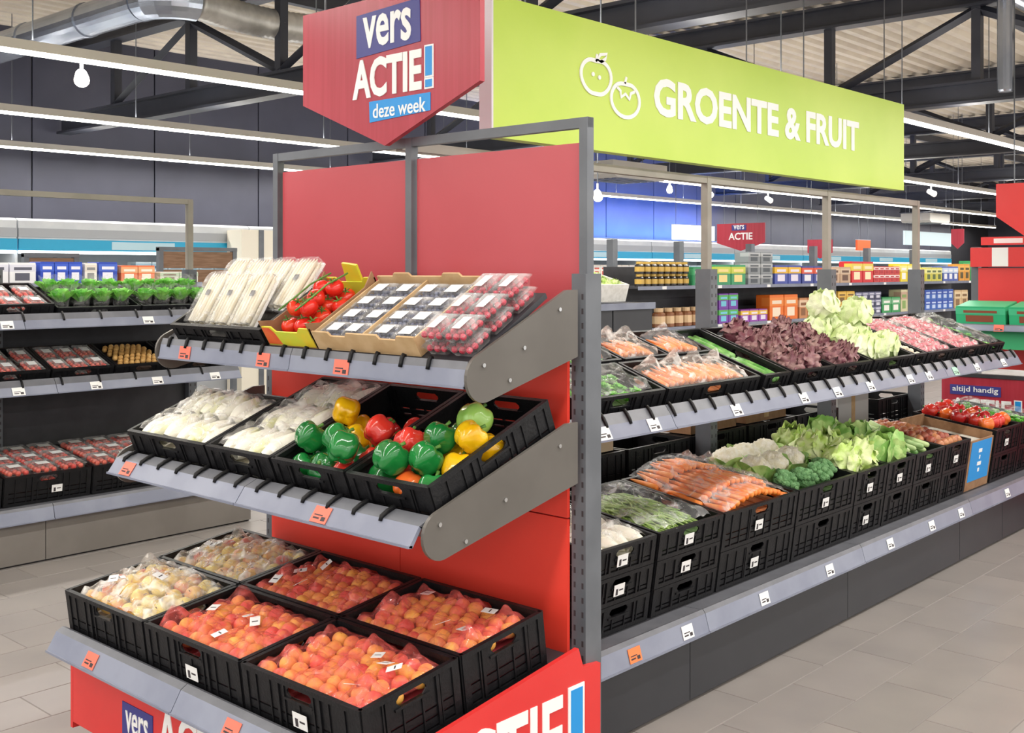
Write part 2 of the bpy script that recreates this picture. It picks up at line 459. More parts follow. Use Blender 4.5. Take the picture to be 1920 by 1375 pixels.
def shelf(par, label, x0, L, yf, zf, deg, depth, prof, joints=(), tags=(), hooks=.15, nose=None, screws=()):
    """a tilted shelf, part of its gondola: the deck, with rail, lip, tags, hooks and brackets as sub-parts"""
    t = ob('display_shelf', MB().box((0, -.005, -.02), (L, depth, -.001)).mesh('display_shelf', M_DARK), par, T((x0, yf, zf)) @ RX(deg))
    t['label'] = label
    I = RX(-deg)
    (o0, z0), (o1, z1), (o2, z2) = prof
    seg = [0]+list(joints)+[L]
    for a, b in zip(seg[:-1], seg[1:]):
        pm = MB().prism([(-o2, z2), (-o1, z1), (-o1+.012, z1-.004), (-o2+.014, z2-.004)], a+.002, b-.002, 'x')
        pm.prism([(-o2-.004, z2-.002), (-o2-.004, z2+.006), (-o2+.014, z2+.004), (-o2+.014, z2-.004)], a+.002, b-.002, 'x')
        ob('price_rail', pm.mesh('price_rail', M_RAIL), t, I)
        lm = MB().prism([(-o0, z0), (-o1, z1), (-o1+.012, z1-.012), (-.004, -.03), (-.004, -.002), (-o0+.014, z0-.004)], a+.002, b-.002, 'x')
        ob('rail_lip', lm.mesh('rail_lip', M_LIP), t, I)
    ang = math.degrees(math.atan2(z1-z2, o2-o1)); ln = math.hypot(z1-z2, o2-o1)
    for tx, m in tags:
        ob('price_tag', tag_mesh(m), t, I @ T((tx, -o2, z2)) @ RX(ang) @ T((0, ln/2-.028, .002)))
    if hooks:
        n = int(L/hooks)
        for i in range(n): ob('divider_hook', hook_mesh(prof), t, I @ T((hooks*(i+.55), 0, 0)))
    if nose:
        cy, cz, r, yr, zt, zb = nose
        pl = plate(cy-yf, cz-zf, r, yr-yf, zt-zf, zb-zf)
        for s, xa in ((-1, -.018), (1, L+.006)):
            ob('bracket', MB().prism(pl, xa, xa+.012, 'x').mesh('bracket', M_BRK), t, I)
            if s > 0:
                for (sy, sz) in screws:
                    ob('screw', cached('screw', lambda: MB().tube([(0, 0, 0), (.006, 0, 0)], .007, 10).mesh('screw', M_CHROME)), t, I @ T((L+.018, sy-yf, sz-zf)))
    return t
def post_mesh(zs, zt, wl, wu, m1, m2, z0=0):
    b = MB(); b.box((-wl/2, -wl*.7, z0), (wl/2, wl*.7, zs)); b.box((-wu/2, -wu/2, zs), (wu/2, wu/2, zt), 1)
    z = z0+.25
    while z < zs-.04:
        for s in (-1, 1):
            b.box((s*wl*.28-.004, -wl*.7-.001, z), (s*wl*.28+.004, -wl*.7+.001, z+.02), 2)
        z += .05
    return b.mesh('post', [m1, m2, M_INK])

# ------------------------------------------------------------------ endcap with the red panels
E0 = T((0, 1.8, 0)) @ RZ(-90)          # local x: along the face, local y: into the unit, front is -y
t = EC = thing('fruit_display_stand', 'red backed display stand of three tilted fruit shelves under the vers ACTIE sign', 'display stand', E0)
for x in (0, .9, 1.8): ob('post', cached('ecpost', lambda: post_mesh(1.84, 2.385, .062, .036, M_POST, M_POST)), t, T((x, .02, 0)))
ob('top_bar', MB().box((-.018, .004, 2.35), (1.818, .036, 2.386)).mesh('top_bar', M_POST), t)
up = MB().box((.03, .022, 1.62), (.87, .034, 2.30)).mesh('upper_panel', M_REDP)
for x in (0, .9): ob('upper_panel', up, t, T((x, 0, 0)))
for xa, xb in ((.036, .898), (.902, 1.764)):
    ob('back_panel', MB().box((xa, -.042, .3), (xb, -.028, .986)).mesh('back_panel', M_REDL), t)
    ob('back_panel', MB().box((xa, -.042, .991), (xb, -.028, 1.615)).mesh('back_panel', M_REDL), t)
ob('seam_light_stop', MB().box((.036, -.027, .96), (1.764, -.0245, 1.02)).mesh('seam_light_stop', M_DARK), t)  # added dark strip so no light from behind shows through the seam
# boxed base with printed boards
base = EC
ob('plinth', MB().box((.02, -.88, 0), (1.78, -.02, .10)).mesh('plinth', M_BASEL), base)
fb = ob('front_board', MB().box((0, -.955, .075), (1.8, -.935, .40)).mesh('front_board', M_REDB), base)
sbp = [(-.955, .05), (-.955, .45), (-.085, .568), (-.06, .50), (.035, .49), (.035, .05)]
sbd = ob('side_board', MB().prism(sbp, 1.832, 1.85, 'x').mesh('side_board', M_REDB), base)
ob('side_board', MB().prism(sbp, -.02, -.002, 'x').mesh('side_board', M_REDB), base)
def board_text(par, M):
    ob('badge', MB().box((0, -.003, 0), (.215, 0, .125)).mesh('badge', M_NAVY), par, M @ T((.39, 0, .135)))
    ob('lettering', text_fit('vers', .08, .16, M_WHITE, .012), par, M @ T((.417, -.0035, .155)) @ RX(90))
    ob('lettering', text_fit('ACTIE', .20, .50, M_WHITE), par, M @ T((.64, -.001, .12)) @ RX(90))
board_text(fb, T((0, -.955, 0)))
SB = T((1.85, 0, 0)) @ RZ(90)
def excl(par, M, w, h):
    """blue exclamation mark with a white outline; slab stands in local x-z, faces -y"""
    e = w*.14; q = h*.26
    b = MB().box((0, -.004, q), (w, 0, h)); b.box((0, -.004, 0), (w, 0, q-e*.2))
    ob('exclamation_outline', b.mesh('exclamation_outline', M_WHITE), par, M)
    b = MB().box((e, -.006, q+e), (w-e, -.003, h-e)); b.box((e, -.006, e), (w-e, -.003, q-e*1.2))
    ob('exclamation_mark', b.mesh('exclamation_mark', M_SKY), par, M)
ob('lettering', text_fit('ACTIE', .25, .66, M_WHITE), sbd, SB @ T((-.83, -.001, .19)) @ RX(90))
excl(sbd, SB @ T((-.143, 0, .19)), .085, .26)

PROF_T = [(.006, .008), (.016, -.017), (.026, -.074)]
PROF_M = [(.032, .049), (.084, .028), (.125, -.029)]
PROF_B = [(.03, .045), (.054, .031), (.094, -.038)]
shelf(EC, 'upper tilted shelf of the endcap carrying berry punnets and tomatoes', 0, 1.8, -.56, 1.56, 31, .42, PROF_T,
      (.9,), [(.2, M_TAGR), (.74, M_TAGR), (1.2, M_TAGR)], .13, (-.515, 1.515, .078, -.05, 1.785, 1.555),
      screws=[(-.52, 1.555), (-.40, 1.50), (-.33, 1.60), (-.15, 1.72)])
shelf(EC, 'middle tilted shelf of the endcap carrying bell pepper crates', 0, 1.8, -.689, 1.064, 21.5, .64, PROF_M,
      (.9,), [(.13, M_TAGR), (1.36, M_TAGR)], .13, (-.70, 1.055, .075, -.05, 1.33, 1.12),
      screws=[(-.71, 1.09), (-.60, 1.02), (-.42, 1.12), (-.15, 1.26)])
shelf(EC, 'lowest tilted shelf of the endcap carrying peach crates', 0, 1.8, -.969, .417, 7.6, .90, PROF_B,
      (.9,), [(.32, M_TAGR), (1.23, M_TAGR)], 0)

# ------------------------------------------------------------------ hanging signs
HX = E0
sg = thing('hanging_sign', 'red pentagon sign reading vers ACTIE! deze week', 'sign', E0)
sp = [(.31, 2.956), (.31, 2.565), (.845, 2.352), (1.375, 2.552), (1.375, 2.956)]
ob('panel', MB().prism(sp, -.075, -.05, 'y').mesh('panel', M_SIGN), sg)
SM = T((0, -.0755, 0))
ob('badge', MB().prism([(.672, 2.722), (1.057, 2.742), (1.052, 2.912), (.672, 2.897)], -.078, -.075, 'y').mesh('badge', M_NAVY), sg)
ob('lettering', text_fit('vers', .13, .29, M_WHITE, .02), sg, T((.715, -.0785, 2.755)) @ RX(90))
ob('lettering', text_fit('ACTIE', .162, .415, M_WHITE, .034), sg, T((.648, -.077, 2.552)) @ RX(90))
excl(sg, T((1.08, -.075, 2.552)), .05, .17)
ob('badge', MB().prism([(.755, 2.452), (1.112, 2.468), (1.112, 2.538), (.752, 2.537)], -.078, -.075, 'y').mesh('badge', M_SKY), sg)
ob('lettering', text_fit('deze week', .058, .31, M_WHITE, .008), sg, T((.778, -.0785, 2.466)) @ RX(90))
wm = MB()
for x in (.45, 1.25): wm.box((x-.003, -.066, 2.956), (x+.003, -.060, DECK_Z))
stuff(ob('hanger_wires', wm.mesh('hanger_wires', M_POST), sg))

gs = thing('hanging_banner', 'long lime green banner reading GROENTE & FRUIT', 'sign', T((0, .9, 0)))
ob('panel', MB().box((.50, 0, 2.435), (4.86, .07, 3.06)).mesh('panel', M_GREEN), gs)
ob('edge_cap', MB().box((.488, -.002, 2.433), (.50, .072, 3.062)).mesh('edge_cap', mat('banner_edge', 'd9d4dc', .4)), gs)
ob('lettering', text_fit('GROENTE & FRUIT', .202, 2.40, M_WHITE, .032), gs, T((1.71, -.002, 2.655)) @ RX(90))
def outline(par, pts, r, name, closed=True):
    """white printed line along a path, as one flat ribbon standing proud of the banner"""
    n = len(pts); b = MB(); vs = []
    for i, p in enumerate(pts):
        q0 = pts[(i-1) % n] if closed or i else p; q1 = pts[(i+1) % n] if closed or i < n-1 else p
        dx, dz = q1[0]-q0[0], q1[1]-q0[1]; l = math.hypot(dx, dz) or 1; nx, nz_ = -dz/l*r, dx/l*r
        for yy in (-.006, .001): vs += [(p[0]+nx, yy, p[1]+nz_), (p[0]-nx, yy, p[1]-nz_)]
    fs = []
    for i in range(n if closed else n-1):
        a = 4*i; c = 4*((i+1) % n)
        fs += [(a, a+1, c+1, c), (a, c, c+2, a+2), (a+1, a+3, c+3, c+1)]
    b.add(vs, fs)
    ob(name, b.mesh(name, M_WHITE, fix=False), par)
def disc(par, x, z, r, name):
    ob(name, MB().prism([(x+r*math.cos(i*PI/6), z+r*math.sin(i*PI/6)) for i in range(12)], -.006, .001, 'y').mesh(name, M_WHITE), par)
def ring(cx, cz, rx, rz, fn):
    return [(cx+rx*fn(2*PI*i/36)[0], cz+rz*fn(2*PI*i/36)[1]) for i in range(36)]
def applef(a):
    s = 1-.13*math.exp(-((a-PI/2)/.35)**2)-.06*math.exp(-((a-3*PI/2)/.3)**2)
    return (math.cos(a)*s*(1+.07*math.sin(a)), math.sin(a)*s)
outline(gs, ring(1.225, 2.79, .118, .088, applef), .010, 'apple_outline')
outline(gs, [(1.222, 2.862), (1.232, 2.90)], .007, 'apple_stalk', False)
outline(gs, [(1.235, 2.872), (1.255, 2.902), (1.31, 2.912), (1.296, 2.886), (1.262, 2.868)], .008, 'apple_leaf')
for x, z in ((1.20, 2.80), (1.25, 2.79)): disc(gs, x, z, .011, 'apple_pip')
outline(gs, ring(1.462, 2.705, .118, .087, lambda a: (math.cos(a), math.sin(a)*(1-.1*math.exp(-((a-PI/2)/.4)**2)))), .010, 'tomato_outline')
outline(gs, [(1.39, 2.762), (1.42, 2.745), (1.425, 2.715), (1.46, 2.735), (1.495, 2.71), (1.505, 2.742), (1.54, 2.755)], .008, 'tomato_calyx', False)
outline(gs, [(1.455, 2.785), (1.47, 2.82)], .007, 'tomato_stalk', False)
wm = MB()
for x in (.75, 1.6, 2.7, 3.4, 4.6): wm.box((x-.003, .032, 3.06), (x+.003, .038, DECK_Z))
stuff(ob('hanger_wires', wm.mesh('hanger_wires', M_POST), gs))

# ------------------------------------------------------------------ long gondola of vegetables
G0 = Matrix.Identity(4)
lg = thing('gondola_frame', 'grey steel frame and dark base of the long vegetable gondola', 'gondola', T((0, 0, 0)))
gp = post_mesh(1.86, 2.39, .072, .044, M_POST, M_POST_LIT)
for x in (.93, 2.418, 3.906, 5.396): ob('post', gp, lg, T((x, 1.03, 0)))
ob('top_bar', MB().box((.07, 1.01, 2.35), (5.42, 1.05, 2.39)).mesh('top_bar', M_POST_LIT), lg)
for a, b in ((.075, .995), (1.0, 2.497), (2.502, 4.08), (4.085, 4.86), (4.866, 5.9)):
    ob('base_board', MB().box((a, .212, .015), (b, .232, .30)).mesh('base_board', M_BASE), lg)
ob('kick_strip', MB().box((.075, .235, 0), (5.9, .26, .03)).mesh('kick_strip', M_INK), lg)
ob('base_body', MB().box((.075, .26, .0), (5.9, 1.74, .30)).mesh('base_body', M_DARK), lg)
PROF_L = [(.088, .075), (.118, .035), (.148, -.02)]
PROF_LB = [(.10, .005), (.112, -.012), (.134, -.09)]
shelf(lg, 'long tilted upper shelf of the vegetable gondola with lettuce and carrots', .075, 5.285, .388, 1.20, 20, .62, PROF_L,
      (.865, 2.35, 3.9), [(x-.06, M_TAGG if 3.9 < x < 4.2 else M_TAGW) for x in (.436, .776, 1.435, 2.085, 2.455, 2.857, 3.401, 3.681, 4.111, 4.487, 4.999)], .16)
shelf(lg, 'low tilted base shelf of the vegetable gondola with stacked crates', .075, 5.82, .313, .375, 8, .72, PROF_LB,
      (1.025, 2.57, 4.15), [(.49, M_TAGO)]+[(x-.06, M_TAGW) for x in (.928, 1.572, 2.233, 2.967, 3.558, 4.027, 4.878)], 0)

# ------------------------------------------------------------------ left gondola of fruit
lf = thing('gondola_frame', 'grey steel frame and taupe base of the herb and nut gondola', 'gondola', T((0, 0, 0)))
for x in (-1.3, .2, 1.7): ob('post', post_mesh(1.86, 2.4, .072, .044, M_POST, M_POST_LIT), lf, T((x, 5.30, 0)))
ob('top_bar', MB().box((-2.8, 5.28, 2.37), (1.72, 5.32, 2.41)).mesh('top_bar', M_POST_LIT), lf)
for a, b in ((-2.9, -1.33), (-1.325, .198), (.203, 1.74)):
    ob('base_board', MB().box((a, 4.53, .012), (b, 4.55, .27)).mesh('base_board', M_BASEL), lf)
ob('base_body', MB().box((-2.9, 4.552, 0), (1.74, 6.05, .29)).mesh('base_body', M_DARK), lf)
ob('back_board', MB().box((-2.9, 5.30, .30), (1.74, 5.33, 1.55)).mesh('back_board', M_DARK), lf)
shelf(lf, 'upper shelf of the herb gondola carrying fresh herbs', -2.9, 4.62, 4.74, 1.50, 20, .55, PROF_L, (1.5, 3.0),
      [(2.89, M_TAGW), (3.857, M_TAGW)], .26)
shelf(lf, 'middle shelf of the herb gondola carrying red and white packs', -2.9, 4.62, 4.76, 1.075, 20, .55, PROF_L, (1.5, 3.22),
      [(2.97, M_TAGW), (3.488, M_TAGW), (3.939, M_TAGW), (4.40, M_TAGW)], .26)
shelf(lf, 'low base shelf of the herb gondola with stacked crates', -2.9, 4.62, 4.62, .36, 8, .68, PROF_LB, (1.5, 3.14), [], 0)
# ------------------------------------------------------------------ produce meshes
def nz(p, s=1.0, o=0.0): return noise.noise(Vector(p)*s+Vector((o, o*.7, -o)))
M_PEACH = mat('peach_skin', 'fbbb55', .5, 'e4564c', 17, lo=.32, hi=.66, rand=.9, bump=.04)
M_APPLE = mat('apple_skin', 'e9cf6a', .35, 'cf5b45', 13, lo=.48, hi=.68, rand=.8)
M_TOM = mat('tomato_skin', 'd8281c', .2, 'e8622a', 9, lo=.5, hi=.8, rand=.5)
M_PEPG = mat('pepper_green', '1f7f3a', .14, '166a2e', 10, coat=.3)
M_PEPY = mat('pepper_yellow', 'f2c31a', .14, 'e8b010', 10, coat=.3)
M_PEPR = mat('pepper_red', 'c2232a', .14, 'd93a2c', 10, coat=.3)
M_PEPO = mat('pepper_orange', 'e8622a', .16, 'ee7a30', 10, coat=.3)
M_PEPL = mat('pepper_light_green', '7fc24a', .18, 'a5d468', 10, coat=.3)
M_CREAM = mat('endive_cream', 'f6f3e4', .45, 'dde07a', 9, lo=.52, hi=.76)
M_CAUL = mat('cauliflower_curd', 'efeada', .7, 'e2dabd', 40, bump=.6, bscale=120)
M_LETT = mat('lettuce_leaf', 'b9d86a', .45, 'e3eeb4', 14, bump=.4, bscale=60)
M_CABB = mat('cabbage_leaf', '7fb255', .45, 'b9d484', 10, bump=.4, bscale=50)
M_ICE = mat('iceberg_leaf', 'd3e6a0', .4, 'eef4cf', 10, bump=.35, bscale=50)
M_REDL_ = mat('red_lettuce_leaf', '74414c', .45, 'ac8a84', 16, lo=.42, hi=.68, bump=.4, bscale=60)
M_BROC = mat('broccoli_green', '4f7f4a', .65, '6c9a62', 40, bump=.8, bscale=140)
M_CARROT = mat('carrot_orange', 'ef7d25', .45, 'f29a4c', 20, rand=.4)
M_BEAN = mat('bean_green', 'a9c272', .5, '86a850', 24, rand=.5)
M_HERB = mat('herb_green', '5cb838', .5, 'a0e070', 18, lo=.35, hi=.65)
M_RASP = mat('raspberry', 'd02a44', .4, 'e85068', 90, bump=.9, bscale=300)
M_BLUE = mat('blueberry', '39405e', .45, '6a7391', 60, lo=.45, hi=.65)
M_PUN = film_mat('clear_punnet', 'ffffff', .07, .08)
M_RAD = mat('radish_red', 'c22844', .3, 'e0627a', 14, rand=.4)
M_MUSH = mat('mushroom_cream', 'e9e0cf', .6, 'd8c9ae', 20)
M_POT = mat('potato_skin', 'c69a5c', .6, 'a97c44', 18, rand=.4)
M_CUC = mat('cucumber_green', '4d8a3c', .3, '86b86a', 22)
M_ASP = mat('asparagus_white', 'f0ead8', .45, 'dccfb0', 26, stretch=(1, 1, .2))
M_LINER = mat('tray_liner', '8d2f38', .6, '7a2830', 20)
M_LINW = mat('paper_liner', 'd8d4c8', .8, 'c9c4b6', 20)

def round_mesh(name, R, m, dimple=.22, lobes=0, lob=0, zs=1.0, suture=0, nu=18, nv=11):
    def f(th, ph, d):
        r = 1-dimple*math.exp(-(th/.38)**2)-dimple*.45*math.exp(-((PI-th)/.35)**2)
        if lobes: r *= 1+lob*math.cos(lobes*ph)*math.sin(th)
        if suture: r *= 1-suture*math.exp(-((ph-PI)/.22)**2)*math.sin(th)
        return r
    b = MB().blob(R, nu, nv, f); me = b.mesh(name, m, True); me.transform(SCL(1, 1, zs)); return me
ME_PEACH = round_mesh('peach', .0292, M_PEACH, .2, suture=.07, zs=.95)
ME_APPLE = round_mesh('apple', .037, M_APPLE, .26, zs=.93)
ME_TOM = round_mesh('tomato', .036, M_TOM, .14, 5, .025, .86)
ME_STALK = MB().tube([(0, 0, .022), (.001, 0, .03), (.006, .002, .038)], .0022, 5).mesh('stalk', M_CARDD)
cal = MB()
for i in range(5):
    a = 2*PI*i/5; c, s_ = math.cos(a), math.sin(a)
    cal.add([(c*.003-s_*.003, s_*.003+c*.003, .029), (c*.003+s_*.003, s_*.003-c*.003, .029), (c*.024, s_*.024, .030), (c*.013, s_*.013, .034)], [(0, 1, 3), (1, 2, 3), (2, 0, 3), (0, 2, 1)])
cal.tube([(0, 0, .027), (.002, 0, .046)], .003, 5)
ME_CALYX = cal.mesh('calyx', M_STEM)
def pepper_mesh(m):
    def mk():
        def f(th, ph, d):
            r = 1-.34*math.exp(-(th/.5)**2)-.22*math.exp(-((PI-th)/.4)**2)
            return r*(1+.085*math.cos(4*ph+.4)*math.sin(th)**.7)*(1+.10*math.cos(th))
        me = MB().blob(.052, 28, 16, f).mesh('bell_pepper', m, True); me.transform(SCL(.98, .98, 1.06)); return me
    return cached(('pep', m.name), mk)
def pepper_stem():
    b = MB().tube([(0, 0, .028), (0, 0, .036)], [.012, .007], 8); b.tube([(0, 0, .034), (.003, 0, .05), (.009, .002, .062)], [.006, .005, .006], 7)
    return b.mesh('stem', M_STEM, True)
def blob_mesh(name, R, m, amp, sc, zs=1, nu=22, nv=14, seed=0):
    b = MB().blob(R, nu, nv, lambda th, ph, d: 1+amp*nz(d, sc, seed)); me = b.mesh(name, m, True); me.transform(SCL(1, 1, zs)); return me
def leaf_mesh(R, m, ruf, seed, lat=18, hl=52, hw=52):
    """one outer leaf: a rounded patch hugging the head, its margin flared and ruffled"""
    def P(u, v):
        a, c = 2*u-1, 2*v-1
        x = a*math.sqrt(max(0, 1-c*c/2)); y = c*math.sqrt(max(0, 1-a*a/2))          # square to disc
        e = min(1, math.hypot(x, y)); an = math.atan2(y, x)
        lo = math.radians(x*hw); la = math.radians(lat+y*hl)
        r = R*(1.0+.22*e**3*(.6+.6*max(0, y))+ruf*e**3*(math.sin(an*7+seed*2)+.7*nz((x*3, y*3, seed), 2.2))+.05*nz((x*2, y*2, seed*3.1), 1.7))
        return (r*math.cos(la)*math.cos(lo), r*math.cos(la)*math.sin(lo), r*math.sin(la))
    return MB().grid(17, 15, P).mesh('leaf', m, True)
def head(M, kind, label, group, cat, scale=1.0):
    """leafy head: core with outer leaves"""
    R, m, ruf, core, top, n = {'lettuce': (.085, M_LETT, .13, M_LETT, 24, 8), 'cabbage': (.085, M_CABB, .06, M_CABB, 16, 6),
        'iceberg': (.085, M_ICE, .07, M_ICE, 18, 7), 'red_lettuce': (.075, M_REDL_, .17, M_REDL_, 34, 9),
        'cauliflower': (.08, M_CABB, .06, M_CAUL, -22, 6)}[kind]
    t = thing(kind if kind != 'red_lettuce' else 'red_lettuce', label, cat, M @ SCL(scale), group)
    if kind == 'cauliflower': cm_ = cached(('core', kind), lambda: blob_mesh('curd', R*1.0, core, .16, 6.5, .9, 34, 22))
    else: cm_ = cached(('core', kind), lambda: blob_mesh('heart', R*.94, core, .2, 3.2, .98, 28, 18))
    ob('curd' if kind == 'cauliflower' else 'heart', cm_, t)
    for i in range(n):
        lm = cached(('leaf', kind, i % 3), lambda: leaf_mesh(R*(.98+.05*(i % 3)), m, ruf, i % 3, top, 46 if kind != 'cauliflower' else 40))
        ob('leaf', lm, t, RZ(360/n*i*(2 if n % 2 else 1)+RN.uniform(-18, 18)) @ RY(RN.uniform(-22, 12) if kind != 'cauliflower' else 0))
    return t
def broccoli(M, label, group):
    t = thing('broccoli', label, 'broccoli', M, group)
    def crown():
        b = MB(); rr = random.Random(3)
        b.blob(.06, 18, 10, lambda th, ph, d: 1+.1*nz(d, 20), 0, SCL(1, 1, .7))
        for i in range(34):
            a = rr.uniform(0, 2*PI); c = rr.uniform(0, 1); r = math.sqrt(c)*.058; z = .042*math.sqrt(max(0, 1-(r/.065)**2))
            b.blob(rr.uniform(.012, .018), 8, 6, lambda th, ph, d: 1+.2*nz(d, 30, i), 0, T((r*math.cos(a), r*math.sin(a), z)))
        return b.mesh('crown', M_BROC, True)
    ob('crown', cached('brocc', crown), t)
    ob('stalk', cached('broccs', lambda: MB().tube([(0, 0, -.07), (0, 0, -.01)], [.018, .03], 9).mesh('stalk', M_CABB, True)), t)
def rrot(): return RZ(RN.uniform(0, 360)) @ RX(RN.uniform(-55, 55)) @ RY(RN.uniform(-55, 55))
def drape(M, items, x0, x1, y0, y1, zb, mtl, name, label, cat, group=None, n=26, off=.004, wr=.008, part_of=None, tagxy=None, knot=None):
    """packaging film lying over produce: items are (x, y, z, r) in the frame M; knot is the gathered end of the bag"""
    nx = max(6, int(n*(x1-x0)/max(x1-x0, y1-y0))); ny = max(6, int(n*(y1-y0)/max(x1-x0, y1-y0)))
    sd = RN.uniform(0, 50)
    cxm, cym, hx, hy = (x0+x1)/2, (y0+y1)/2, (x1-x0)/2, (y1-y0)/2
    def P(u, v):
        x = x0+(x1-x0)*u; y = y0+(y1-y0)*v; z = zb
        for (a, b, c, r) in items:
            d2 = (x-a)**2+(y-b)**2
            if d2 < 6*r*r: z = max(z, c+r-d2/(2.6*r))
        e = max(abs(x-cxm)/hx, abs(y-cym)/hy)
        zf = z+off*.6
        w = wr*abs(nz((x, y, 0), 17, sd)+.5*nz((x, y, 0), 45, sd))
        z = z+off+w
        if knot:
            k = math.exp(-((x-knot[0])**2+(y-knot[1])**2)/(.035**2)); z += k*.05
        if e > .86: z = z+(zb-z)*((e-.86)/.14)**1.5
        return (x, y, max(z, zb, zf))
    me = MB().grid(nx, ny, P).mesh(name, mtl, True)
    o = ob(name, me, part_of, M)
    if label: tag(o, label, cat, group)
    return o
def paper_slip(M, label, group, w=.035, h=.05):
    b = MB().box((-w/2, -h/2, 0), (w/2, h/2, .0012)); b.box((-w*.3, -h*.1, .0011), (w*.3, 0, .0016), 1)
    o = ob('pack_label', cached(('slip', w, h), lambda: b.mesh('pack_label', [M_TAGW, M_INK])), None, M); return tag(o, label, 'label', group)
def liner(M, w, d, h, label, mtl=None, cat='tray', z=.014, group=None):
    """moulded tray that carries the top layer of fruit inside a crate"""
    b = MB().box((-w/2+.023, .02, z), (w/2-.023, d-.028, h))
    nx, ny = int(w/.09), int(d/.09)
    for i in range(1, nx): b.box((-w/2+w*i/nx-.004, .022, h), (-w/2+w*i/nx+.004, d-.03, h+.004))
    return tag(ob('tray_liner', b.mesh('tray_liner', mtl or M_LINER), None, M), label, cat, group)
def hexspots(w, d, s, jit=.006, inset=.05):
    out = []; nx = int((w-2*inset)/s)+1; ny = int((d-2*inset)/(s*.9))+1
    for j in range(ny):
        for i in range(nx-(j % 2)):
            x = -(nx-1)*s/2+i*s+(j % 2)*s/2; y = d/2-(ny-1)*s*.45+j*s*.9
            out.append((x+RN.uniform(-jit, jit), y+RN.uniform(-jit, jit)))
    return out

TT = E0 @ T((0, -.56, 1.56)) @ RX(31)
TM = E0 @ T((0, -.689, 1.064)) @ RX(21.5)
TB = E0 @ T((0, -.969, .417)) @ RX(7.6)

# ------------------------------------------------------------------ lowest endcap shelf: four peach crates, two crates of bagged apples
CH = .19
cells = [(0, 0, 'black crate of bagged apples at the rail of the lowest endcap shelf', 'apple'), (1, 0, 'black crate of peaches beside the apple crate at the rail', 'peach'),
         (2, 0, 'black crate of peaches at the outer corner of the lowest shelf', 'peach'), (0, 1, 'black crate of bagged apples against the red back panel', 'apple'),
         (1, 1, 'black crate of peaches in the middle against the red back panel', 'peach'), (2, 1, 'black crate of peaches against the red panel below the grey bracket', 'peach')]
where = {(1, 0): 'the crate between apples and corner crate', (2, 0): 'the outer corner crate at the rail', (1, 1): 'the middle crate at the red panel', (2, 1): 'the crate below the grey bracket',
         (0, 0): 'the apple crate at the rail', (0, 1): 'the apple crate at the red panel'}
for (i, j, lb, kind) in cells:
    M = TB @ T((.306+.596*i, .003+.405*j, 0))
    crate(M, .592, .40, CH, lb, 'crates on the lowest endcap shelf', note=None if i == 0 else -.03)
    wh = where[(i, j)]
    if kind == 'peach':
        liner(M, .59, .40, .105, 'dark red moulded tray under the peaches of '+wh)
        P_ = []
        for (x, y) in hexspots(.58, .392, .0596, .001, .04):
            z = .112+.033+RN.uniform(0, .012)+.008*math.sin(x*20+i)*math.cos(y*16+j)
            tag(ob('peach', ME_PEACH, None, M @ T((x, y, z)) @ rrot()), 'ripe red and yellow peach in '+wh, 'peach', 'peaches in '+wh)
            P_.append((x, y, z, .030))
        # net bags laid in slanting rows across the crate
        nb = 0
        for (xa, xb, ya, yb) in ((-.27, -.09, .03, .20), (-.085, .095, .03, .20), (.10, .275, .03, .20), (-.27, -.09, .205, .375), (-.085, .095, .205, .375), (.10, .275, .205, .375)):
            it = [p for p in P_ if xa-.03 < p[0] < xb+.03 and ya-.03 < p[1] < yb+.03]
            drape(M, it, xa, xb, ya, yb, .15, M_FILMR, 'net_bag', 'sheer red net bag over the peaches of '+wh, 'net bag', 'net bags in '+wh, 22, .006, .012, knot=(RN.uniform(xa+.04, xb-.04), RN.uniform(ya+.04, yb-.04)))
            nb += 1
        for k in range(4):
            x, y = RN.uniform(-.22, .22), RN.uniform(.07, .33)
            near_ = max([p[2] for p in P_ if (p[0]-x)**2+(p[1]-y)**2 < .0025] or [.15])
            paper_slip(M @ T((x, y, near_+.042)) @ RZ(RN.uniform(0, 180)) @ RX(RN.uniform(-35, 35)), 'small white paper label on the net bags of '+wh, 'paper labels in '+wh)
    else:
        liner(M, .59, .40, .10, 'pale paper liner under the bagged apples of '+wh, M_LINW)
        P_ = []
        for (x, y) in hexspots(.57, .40, .0755, .001, .055):
            hump = (.06 if j == 0 else .03)*math.exp(-(x/.2)**2-((y-.22)/.13)**2)
            z = .10+.037+hump+RN.uniform(0, .012)
            R_ = rrot()
            a = tag(ob('apple', ME_APPLE, None, M @ T((x, y, z)) @ R_), 'yellow and red apple inside the clear bags of '+wh, 'apple', 'apples in '+wh)
            ob('stalk', ME_STALK, a)
            P_.append((x, y, z, .038))
        for (xa, xb, ya, yb) in ((-.27, -.02, .03, .37), (-.015, .27, .03, .37)):
            it = [p for p in P_ if xa-.03 < p[0] < xb+.03]
            drape(M, it, xa, xb, ya, yb, .13, M_FILMW, 'produce_bag', 'crinkled clear bag of apples in '+wh, 'bag', 'apple bags in '+wh, 32, .008, .028, knot=((xa+xb)/2+.03, .27))
        for k in range(3):
            x, y = RN.uniform(-.2, .2), RN.uniform(.1, .3)
            near_ = max(p[2] for p in P_ if (p[0]-x)**2+(p[1]-y)**2 < .006)
            paper_slip(M @ T((x, y, near_+.052)) @ RZ(RN.uniform(0, 180)) @ RX(RN.uniform(-25, 25)), 'small white paper label on the apple bags of '+wh, 'paper labels in '+wh)

